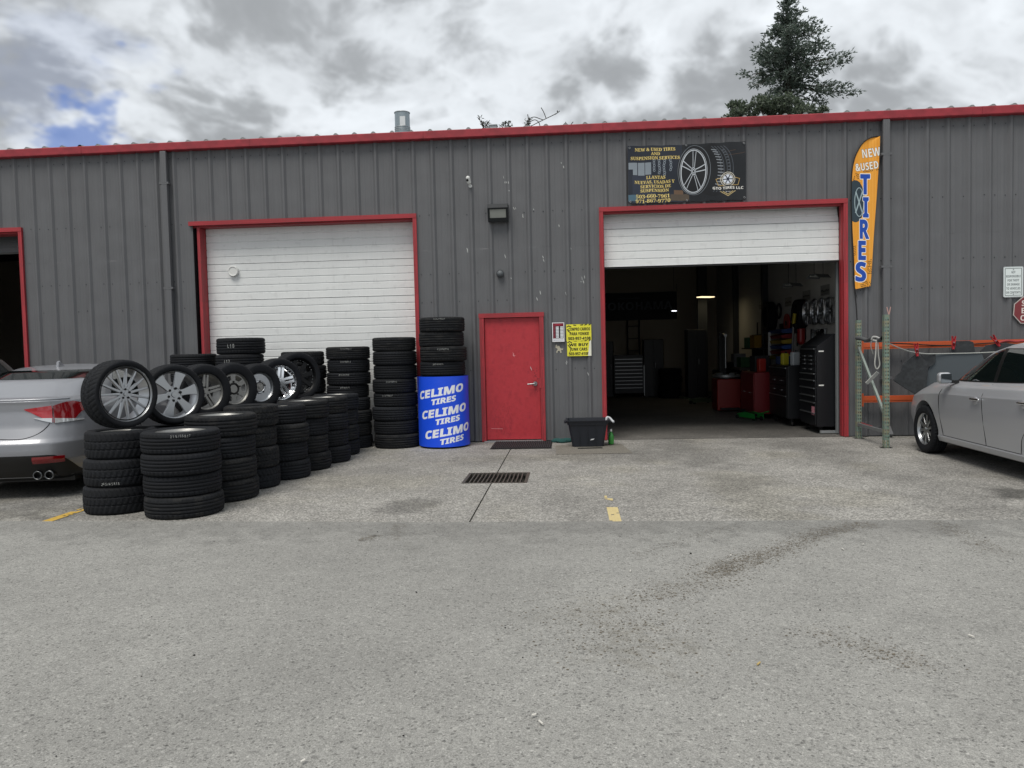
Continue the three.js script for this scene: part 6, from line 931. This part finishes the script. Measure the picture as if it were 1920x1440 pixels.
  // far end
  { const tex = canvasTex(1024, 384, (x, w, h) => { x.fillStyle = '#161b26'; x.fillRect(0, 0, w, h); x.fillStyle = '#6d7683'; x.textAlign = 'center'; x.font = 'bold 150px sans-serif'; x.save(); x.translate(w / 2 + 20, 240); x.scale(880 / x.measureText('YOKOHAMA').width, 1); x.fillText('YOKOHAMA', 0, 0); x.restore(); x.fillStyle = '#414957'; x.fillRect(320, 70, 260, 14); }); const a = atZ(1110, 557, -12.1), b = atZ(1270, 598, -12.1); const t = thing('tyre_banner', 'dark wide banner on the far wall of the bay', 'banner', [0, 0, 0]); part('sheet', grid(20, 6, (s, q) => [lerp(a.x, b.x, s), lerp(b.y, b.y + 0.86, q), -12.18 + 0.01 * Math.sin(s * 12)]), flatPrint(tex, 0.6), t); for (const x of [a.x, b.x]) part('tie', bar(V3(x, b.y + 0.86, -12.18), V3(x, b.y + 1.1, -12.24), 0.006, 5), M.darkMetal, t); }
  { const a = atZ(1152, 744, -10.1), b = atZ(1206, 665, -10.1), t = thing('roller_chest', 'rolling tool chest with bright drawer edges at the far left of the bay', 'tool chest', [a.x, 0, -10.1]), W = b.x - a.x; part('carcass', rbox(0, W, 0.12, b.y, -0.5, 0, 0.01), cabBlack, t); const n = 9; for (let i = 0; i < n; i++) { const y = 0.2 + i * (b.y - 0.3) / n; const d = sub('drawer', t); part('front', box(0.02, W - 0.02, y, y + (b.y - 0.3) / n - 0.012, 0.001, 0.02), cabBlack, d); part('pull', box(0.03, W - 0.03, y + (b.y - 0.3) / n - 0.03, y + (b.y - 0.3) / n - 0.014, 0.021, 0.036), M.steel, d); } for (const x of [0.06, W - 0.06]) part('castor', new THREE.CylinderGeometry(0.06, 0.06, 0.04, 16).rotateZ(Math.PI / 2).translate(x, 0.06, -0.08), castor, t); part('side_rail', box(W + 0.005, W + 0.025, 0.05, b.y * 0.75, 0, 0.03), M.steel, t); }
  const block = (u0, v0, u1, v1, z, label, nm, mat = cabBlack, dep = 0.5) => { const a = atZ(u0, v1, z), b = atZ(u1, v0, z), t = thing(nm, label, 'cabinet', [(a.x + b.x) / 2, 0, z]); const w = (b.x - a.x) / 2; part('carcass', rbox(-w, w, 0.005, b.y, -dep, 0, 0.015), mat, t); part('door', rbox(-w + 0.02, -0.004, 0.08, b.y - 0.04, 0.001, 0.018, 0.004), mat, t); part('door', rbox(0.004, w - 0.02, 0.08, b.y - 0.04, 0.001, 0.018, 0.004), mat, t); part('handle', bar(V3(0.04, b.y * 0.5, 0.03), V3(0.04, b.y * 0.5 + 0.15, 0.03), 0.01), M.steel, t); };
  block(1208, 636, 1244, 746, -10.3, 'wide black locker on the far wall left of the column', 'steel_locker'); block(1290, 617, 1325, 748, -8.95, 'tall black locker right of the column deep in the bay', 'steel_locker'); block(1137, 640, 1150, 746, -10.4, 'narrow dark locker at the far left edge of the open doorway', 'steel_locker');
  { const a = atZ(1177, 600, -11.9), b = atZ(1200, 655, -11.9), t = thing('wire_rack', 'tall wire rack against the far wall under the dark banner', 'rack', [a.x, 0, -11.95]), W = b.x - a.x; for (const x of [0, W]) for (const z of [0, -0.25]) part('post', bar(V3(x, 0.005, z), V3(x, a.y, z), 0.015), M.darkMetal, t); for (let i = 0; i < 6; i++) part('shelf', box(0, W, 0.2 + i * 0.38, 0.215 + i * 0.38, -0.25, 0), M.darkMetal, t); }
  // tyre piles and a bench in the gloom between
  for (const [x, z, n, l] of [[3.75, -9.7, 4, 'pile left of the tall locker'], [4.95, -6.9, 5, 'pile beyond the tyre machine'], [4.95, -8.0, 4, 'pile right of the tall locker']]) stack({ x, z, R: 0.33, W: 0.21, n, name: `the ${l}`, group: 'tyres piled inside the bay' });
  { const t = thing('work_bench', 'cluttered steel work bench along the workshop wall', 'bench', [5.15, 0, -5.9]); part('top', box(-0.35, 0.38, 0.88, 0.93, -1.4, 0.25), std({ color: 0x4a4640, roughness: 0.8 }), t); for (const [x, z] of [[-0.3, 0.2], [0.33, 0.2], [-0.3, -1.35], [0.33, -1.35]]) part('leg', box(x - 0.025, x + 0.025, 0.005, 0.88, z - 0.025, z + 0.025), M.darkMetal, t); part('back_rack', box(0.3, 0.36, 0.93, 1.7, -1.35, 0.2), M.darkMetal, t); part('back_shelf', box(0.05, 0.3, 1.35, 1.38, -1.35, 0.2), M.darkMetal, t); }
  const carton = (x, y, z, w, h, d, col, label) => { const t = thing('parts_box', label, 'box', [x, y, z], 0.1); part('body', rbox(-w / 2, w / 2, 0, h, -d / 2, d / 2, 0.008), std({ color: col, roughness: 0.7 }), t); part('lid', box(-w / 2 - 0.004, w / 2 + 0.004, h, h + 0.015, -d / 2 - 0.004, d / 2 + 0.004), std({ color: col, roughness: 0.6 }), t); };
  carton(5.05, 0.931, -6.2, 0.3, 0.22, 0.3, 0x2f5a35, 'green parts box on the work bench'); carton(5.0, 0.931, -6.7, 0.28, 0.3, 0.26, 0x7a7d80, 'grey parts box on the work bench'); carton(5.33, 1.381, -6.3, 0.2, 0.28, 0.3, 0xa07a20, 'yellow parts box on the bench shelf'); carton(5.33, 1.381, -6.9, 0.2, 0.24, 0.3, 0x2b6b4a, 'green tub on the bench shelf'); carton(4.75, 0.921, -3.6, 0.3, 0.3, 0.3, 0x24272b, 'black box on the red cabinet'); carton(4.95, 1.081, -2.6, 0.22, 0.14, 0.2, 0x2c3d62, 'blue case at the far end of the lower black cabinet');
  // hand tools and belts hung along the workshop wall, and odds and ends on the cabinets
  const toolShapes = [(h) => merge([bar(V3(0, 0, 0), V3(0, -h, 0), 0.016, 8), new THREE.TorusGeometry(0.035, 0.012, 8, 16).rotateY(Math.PI / 2).translate(0, -h - 0.02, 0)]), (h) => merge([new THREE.TorusGeometry(h * 0.45, 0.02, 8, 24).rotateY(Math.PI / 2).translate(0, -h * 0.45, 0)]), (h) => merge([bar(V3(0, 0, 0), V3(0, -h, 0.02), 0.012, 8), box(-0.03, 0.03, -h * 0.35, -0.02, -0.06, 0.06)])];
  [[1521, 618, 0, 0.32, 'long wrench'], [1528, 620, 1, 0.3, 'black belt loop'], [1535, 619, 2, 0.34, 'long hammer'], [1541, 618, 1, 0.24, 'small belt loop'], [1547, 617, 0, 0.36, 'heavy wrench'], [1494, 612, 2, 0.4, 'hanging mallet'], [1460, 570, 1, 0.34, 'upper belt loop'], [1430, 598, 2, 0.5, 'long-handled tool'], [1420, 605, 0, 0.5, 'long bar'], [1436, 590, 1, 0.3, 'coiled hose loop']].forEach(([u, v, k, h, n], i) => { const p = wallAt(u, v, 5.5), t = thing('hanging_tool', `${['dark', 'grey', 'worn'][i % 3]} ${n} hung on the pale workshop wall`, 'tool', [5.5, p.y, p.z]); part('body', toolShapes[k](h), [M.darkMetal, M.galv, M.plasticBlack][i % 3], t); part('peg', bar(V3(0.048, 0, 0), V3(-0.02, 0.01, 0), 0.006, 6), M.steel, t); });
  const jug = (x, y, z, s, col, label) => { const t = thing('fluid_jug', label, 'jug', [x, y, z], 0.3); part('body', rbox(-0.07 * s, 0.07 * s, 0, 0.24 * s, -0.05 * s, 0.05 * s, 0.02 * s, 3), std({ color: col, roughness: 0.45 }), t); part('cap', new THREE.CylinderGeometry(0.022 * s, 0.022 * s, 0.035 * s, 14).translate(0.03 * s, 0.255 * s, 0), M.black, t); };
  jug(4.9, 1.081, -1.68, 1, 0x9aa0a4, 'grey fluid jug at the near end of the lower black cabinet'); jug(5.15, 1.081, -1.8, 1.1, 0x1f2a3c, 'navy fluid jug behind the grey one'); jug(4.85, 1.081, -2.15, 0.9, 0xa8a02a, 'yellow fluid jug in the middle of the lower black cabinet'); jug(4.7, 0.921, -3.25, 1.1, 0x9a2a22, 'red fluid jug on the red cabinet'); jug(4.9, 0.921, -3.95, 1.2, 0x6a6f72, 'pale fluid jug at the far end of the red cabinet');
}

// ================= ROOFTOP AND TREES =================
{ // cylindrical roof vent
  const p = atZ(755, 250, -5), t = thing('roof_vent', 'round galvanised vent stack rising above the roof edge', 'vent', [p.x, 5.36, -5]), top = atZ(755, 212, -5).y - 5.36, r = (atZ(769, 230, -5).x - atZ(741, 230, -5).x) / 2;
  part('stack', new THREE.CylinderGeometry(r * 0.98, r, top, 36, 1, false).translate(0, top / 2, 0), std({ color: 0x9aa5aa, roughness: 0.35, metalness: 0.75 }), t);
  part('cap_rim', new THREE.TorusGeometry(r * 0.99, 0.012, 8, 36).rotateX(Math.PI / 2).translate(0, top, 0), M.galv, t); for (const k of [0.1, 0.17, 0.24]) part('band', new THREE.TorusGeometry(r * 1.005, 0.008, 6, 36).rotateX(Math.PI / 2).translate(0, top - 0.46 + k * 0.55, 0), M.galv, t);
  part('side_louvre', box(-0.02, 0.1, top * 0.78, top * 0.92, r * 0.93, r * 1.0), std({ color: 0xd2d6d8, roughness: 0.5 }), t);
  const q = atZ(925, 241, -5.5); const b = thing('roof_box', 'tiny square vent cap at the roof edge among the bare twigs', 'vent', [q.x, 5.4, -5.5]); part('box', box(-0.08, 0.08, 0, q.y - 5.4 + 0.05, -0.08, 0.08), M.galv, b); part('cap', box(-0.1, 0.1, q.y - 5.35, q.y - 5.33, -0.1, 0.1), M.galv, b);
}
function leafMesh(list) { // list of [pos, dir, len, width, roll]: each a bent two-triangle blade
  const p = []; for (const [c, d, len, w, roll] of list) { const u = d.clone().normalize(), s = V3(Math.cos(roll), Math.sin(roll), Math.sin(roll * 2.3)).cross(u).normalize().multiplyScalar(w / 2), e = c.clone().addScaledVector(u, len), m = c.clone().addScaledVector(u, len * 0.5); const a = m.clone().add(s), b = m.clone().sub(s); p.push(c.x, c.y, c.z, a.x, a.y, a.z, e.x, e.y, e.z, c.x, c.y, c.z, e.x, e.y, e.z, b.x, b.y, b.z); }
  const g = new THREE.BufferGeometry(); g.setAttribute('position', new THREE.Float32BufferAttribute(p, 3)); g.computeVertexNormals(); return g;
}
{ // fir behind the roof: measured branch tips, sprays of needles along every bough
  const Z = -30, r = rng(2024), pz = (x, y, z = Z) => atZ(1300 + x / 5.0526, y / 5.0526, z), foot = pz(905, 1000), wood = std({ color: 0x2c241c, roughness: 0.95 }), needle = phys({ color: new THREE.Color().setRGB(0.095, 0.135, 0.11), roughness: 0.95, transmission: 0.4, thickness: 0, side: THREE.DoubleSide }), needle2 = phys({ color: new THREE.Color().setRGB(0.115, 0.155, 0.12), roughness: 0.95, transmission: 0.4, thickness: 0, side: THREE.DoubleSide });
  const t = thing('fir_tree', 'dark ragged fir tree rising behind the roof at the right', 'tree', [foot.x, 0, Z]), off = V3(foot.x, 0, Z), loc = (v) => v.clone().sub(off);
  const top = loc(pz(880, -60)); part('trunk', bar(V3(0, 0, 0), V3(0, 13.5, 0), 0.34, 12, 0.2), wood, t); part('trunk', bar(V3(0, 13.5, 0), top, 0.2, 10, 0.03), wood, t);
  const boughs = []; const trunkAt = (y) => { const k = clamp((y - 13.5) / (top.y - 13.5)); return V3(top.x * k, y, top.z * k); };
  const tips = [[795, 80, 130], [950, 50, 70], [850, -10, 20], [905, -30, 0], [1045, 100, 190], [960, 130, 180], [830, 240, 290], [1310, 215, 370], [690, 320, 400], [760, 290, 360], [1100, 210, 320], [1170, 260, 390], [670, 415, 490], [720, 440, 500], [1240, 390, 480], [1180, 430, 500], [550, 500, 580], [610, 480, 590], [1340, 510, 590], [1290, 460, 560], [1420, 580, 610], [1400, 640, 620], [465, 680, 640], [560, 620, 620], [600, 735, 690], [660, 700, 680], [1260, 650, 660], [1200, 700, 700], [1600, 860, 800], [1440, 830, 800], [1360, 760, 770], [1200, 870, 800], [1300, 890, 810], [700, 790, 760], [760, 840, 790], [1080, 760, 740], [1000, 720, 700], [820, 720, 680], [760, 640, 620], [1050, 620, 600], [1180, 930, 880], [700, 900, 860], [1010, 900, 860], [800, 920, 880], [1250, 960, 910], [620, 960, 900], [1000, 470, 450], [830, 520, 500], [860, 400, 390], [980, 360, 350]];
  for (const [x, y, yb] of tips) { const dz = (r() - 0.5) * 2.2, e = loc(pz(x, y)); e.z = dz; const b = trunkAt(loc(pz(900, yb)).y); boughs.push([b, e, 1]); }
  for (let i = 0; i < 85; i++) { const yy = 30 + Math.pow(r(), 0.8) * 800, hw = yy < 150 ? 60 : yy < 300 ? 60 + (yy - 150) * 0.9 : yy < 700 ? 195 + (yy - 300) * 0.4 : 300 - (yy - 700) * 1.2, a = r() * 6.28, L = hw / 5.0526 / 34 * (0.45 + r() * 0.6) * 1.0, b = trunkAt(loc(pz(900, yy)).y); boughs.push([b, b.clone().add(V3(Math.cos(a) * L, -0.1 + r() * 0.5, Math.sin(a) * L)), 0.8]); }
  const leaves = [], leaves2 = [], twigs = [];
  for (const [b, e, w] of boughs) {
    const d = e.clone().sub(b), L = d.length(), m = b.clone().lerp(e, 0.5).add(V3(0, -0.06 * L, 0)), cv = new THREE.QuadraticBezierCurve3(b, m, e); twigs.push(new THREE.TubeGeometry(new THREE.QuadraticBezierCurve3(b, b.clone().lerp(m, 0.75), cv.getPoint(0.75)), 8, 0.012 + 0.005 * L, 4));
    const n = Math.ceil(L * 38 * w) + 8;
    for (let i = 0; i < n; i++) {
      const k = Math.pow(r(), 0.75), c = cv.getPoint(k), sp = 0.1 + 0.26 * Math.sin(Math.min(1, (1 - k) * 1.25 + 0.12) * 2.2) * Math.min(1, L / 1.5); if (k < 0.62 && fbm(c.x * 2.1 + 9, c.y * 2.1 + c.z, 3) < 0.45) continue;
      c.add(V3((r() - 0.5) * sp * 2, (r() - 0.55) * sp * 1.5, (r() - 0.5) * sp * 2)); const dir = d.clone().normalize().multiplyScalar(0.6).add(V3(r() - 0.5, r() * 0.7 - 0.3, r() - 0.5));
      for (let q = 0; q < 3; q++) (r() < 0.6 ? leaves : leaves2).push([c, dir.clone().add(V3((r() - 0.5) * 1.3, (r() - 0.5) * 1.1, (r() - 0.5) * 1.3)), 0.12 + r() * 0.17, 0.04 + r() * 0.045, r() * 6.28]);
    }
  }
  part('branches', merge(twigs), wood, t); part('crown', leafMesh(leaves), needle, t); part('crown', leafMesh(leaves2), needle2, t);
  // bare hanging twigs on the left
  part('bare_twigs', merge([[740, 690, 630, 795, 560, 800], [640, 690, 560, 730, 515, 765], [830, 700, 850, 780, 835, 860], [1180, 680, 1250, 650, 1300, 630]].map(([a, b, c, d, e, f]) => tube([loc(pz(a, b)), loc(pz(c, d)), loc(pz(e, f))], 0.012, 14, 4))), std({ color: 0x6a665c, roughness: 0.9 }), t);
}
{ // leafy tree in front of the fir, just over the eave
  const Z = -24, r = rng(99), pz = (x, y) => atZ(1300 + x / 5.0526, y / 5.0526, Z), c0 = pz(800, 1100), t = thing('leafy_tree', 'green leafy tree crown just above the eave below the fir', 'tree', [c0.x, 0, Z]), off = V3(c0.x, 0, Z), wood = std({ color: 0x3a3026, roughness: 0.95 });
  part('trunk', bar(V3(0, 0, 0), V3(0.1, 9.4, 0), 0.25, 10, 0.12), wood, t);
  const a = [], b = [], br = [], clumps = [[400, 960, 90], [470, 940, 90], [540, 950, 100], [620, 960, 110], [690, 980, 110], [780, 960, 110], [850, 950, 120], [920, 950, 120], [1000, 950, 110], [1080, 990, 100], [1140, 1020, 90], [1190, 1050, 60], [340, 1080, 70], [500, 1040, 140], [640, 1060, 140], [800, 1050, 150], [980, 1060, 140], [1100, 1080, 110], [300, 1110, 40], [400, 900, 30], [420, 1060, 90]];
  for (const [x, y, rad] of clumps) { const c = pz(x, y + 45).sub(off), R = rad / 5.0526 / 52; c.z = (r() - 0.5) * 1.4; br.push(new THREE.TubeGeometry(new THREE.QuadraticBezierCurve3(V3(0.1, 9.2, 0), V3(c.x * 0.5, (9.2 + c.y) / 2 + 0.2, c.z * 0.4), c), 8, 0.025, 4)); const n = Math.ceil(rad * 6); for (let i = 0; i < n; i++) { const v = V3(r() - 0.5, r() - 0.5, r() - 0.5).normalize().multiplyScalar(R * Math.pow(r(), 0.4)); if (fbm((c.x + v.x) * 4 + 3, (c.y + v.y) * 4, 3) < 0.4) continue; (r() < 0.5 ? a : b).push([c.clone().add(v), V3(r() - 0.5, r() - 0.3, r() - 0.5), 0.1 + r() * 0.1, 0.05 + r() * 0.05, r() * 6.28]); } }
  part('branches', merge(br), wood, t); part('crown', leafMesh(a), phys({ color: new THREE.Color().setRGB(0.075, 0.105, 0.07), roughness: 0.95, transmission: 0.35, thickness: 0, side: THREE.DoubleSide }), t); part('crown', leafMesh(b), phys({ color: new THREE.Color().setRGB(0.1, 0.135, 0.08), roughness: 0.95, transmission: 0.35, thickness: 0, side: THREE.DoubleSide }), t);
}
{ // bare twiggy tree tops over the roof edge
  const Z = -20, px = (x, y) => atZ(680 + x / 4.3636, 180 + y / 4.3636, Z), wood = std({ color: 0x3a3530, roughness: 0.95 }), leaf = phys({ color: new THREE.Color().setRGB(0.045, 0.05, 0.035), roughness: 0.95, transmission: 0.4, thickness: 0, side: THREE.DoubleSide });
  const make = (label, cx, lines, spots, seed) => { const r = rng(seed), f = px(cx, 330), t = thing('bare_tree', label, 'tree', [f.x, 0, Z], 0, 'bare tree tops above the roof edge'), off = V3(f.x, 0, Z), L = (x, y) => px(x, y).sub(off); part('trunk', bar(V3(0, 0, 0), L(cx, 330), 0.18, 8, 0.1), wood, t); part('branches', merge(lines.map((pts) => tube(pts.map(([x, y]) => L(x, y)), pts.w ?? 0.016, 16, 4))), wood, t); const lv = []; for (const [x, y, rad, n] of spots) for (let i = 0; i < n; i++) lv.push([L(x + (r() - 0.5) * rad * 2, y + (r() - 0.5) * rad * 2).add(V3(0, 0, (r() - 0.5) * 0.4)), V3(r() - 0.5, r() - 0.3, r() - 0.5), 0.06 + r() * 0.08, 0.03 + r() * 0.03, r() * 6.28]); part('crown', leafMesh(lv), leaf, t); };
  make('bare twigs left of the tiny roof vent cap', 1000, [[[1000, 330], [985, 250], [960, 200], [950, 165]], [[1000, 330], [1010, 240], [1030, 210]], [[1005, 300], [985, 230], [975, 205]], [[1000, 330], [1040, 260], [1050, 235]]], [[955, 180, 12, 16], [985, 225, 18, 34], [1010, 245, 22, 44], [1030, 225, 14, 16]], 5);
  make('bare twigs right of the tiny roof vent cap', 1170, [[[1170, 330], [1165, 250], [1165, 205]], [[1170, 330], [1190, 240], [1197, 200]], [[1170, 330], [1140, 250], [1125, 240]], [[1175, 310], [1210, 250], [1225, 235]]], [[1165, 235, 24, 44], [1195, 225, 16, 22], [1140, 248, 18, 24], [1215, 245, 16, 18]], 6);
  make('bare tree with one long pale branch slanting right', 1360, [[[1330, 330], [1350, 265], [1400, 235], [1500, 185], [1590, 140], [1612, 122]], [[1500, 180], [1480, 130], [1460, 95]], [[1345, 260], [1355, 190], [1350, 150]], [[1355, 190], [1400, 172], [1455, 188], [1475, 195]], [[1360, 215], [1410, 195], [1440, 215], [1452, 250]], [[1360, 330], [1340, 240], [1360, 200]], [[1700, 330], [1705, 235], [1722, 212]], [[1650, 330], [1665, 240], [1660, 212]]], [[1350, 225, 24, 50], [1340, 245, 20, 30], [1365, 200, 12, 12], [1590, 140, 8, 5]], 7);
}
// litter on the asphalt
{
  const r = rng(31), m = std({ color: 0xc9c7c0, roughness: 0.8 }), m2 = std({ color: 0xb9a36a, roughness: 0.8 }), dk = std({ color: 0x1a1917, roughness: 0.9 });
  [[1370, 1045, 'white butt near the dark skid mark'], [1182, 1074, 'white butt left of the dark skid mark'], [1425, 1249, 'yellowish butt in the middle of the asphalt'], [997, 1351, 'white scrap low in the middle foreground'], [1018, 1366, 'tiny white scrap beside the foreground one'], [1582, 1035, 'white scrap right of the dark skid mark'], [1618, 1026, 'small white scrap near the apron edge'], [1816, 1197, 'white scrap at the right of the asphalt'], [1793, 892, 'white scrap on the apron by the silver saloon'], [572, 1432, 'white scrap at the bottom edge of the foreground']].forEach(([u, v, l], i) => { const p = onGround(u, v); const g = i % 3 ? bar(V3(0, 0, 0), V3(0.028, 0, 0.012), 0.0045, 6) : extrude([[0, 0], [0.02, 0.004], [0.024, 0.014], [0.004, 0.012]], 0.003).rotateX(-Math.PI / 2); g.rotateY(r() * 6); g.translate(p.x, v < 975 ? 0.006 : 0.0185, p.z); solo('litter_scrap', g, i === 2 ? m2 : m, l, 'litter'); });
  const gs = []; for (let i = 0; i < 90; i++) { const x = -6 + r() * 13, z = 5.9 + r() * 4.6, s = 0.003 + r() * r() * 0.006, g = new THREE.IcosahedronGeometry(s, 0); g.scale(1, 0.6, 1); g.rotateY(r() * 6); g.translate(x, 0.011 + s * 0.4, z); gs.push(g); }
  const grit = new THREE.Mesh(merge(gs), dk); grit.name = 'loose_grit'; grit.userData = { kind: 'stuff', label: 'loose dark grit scattered on the asphalt', category: 'grit' }; scene.add(grit);
}

shade(scene);
renderer.render(scene, camera);
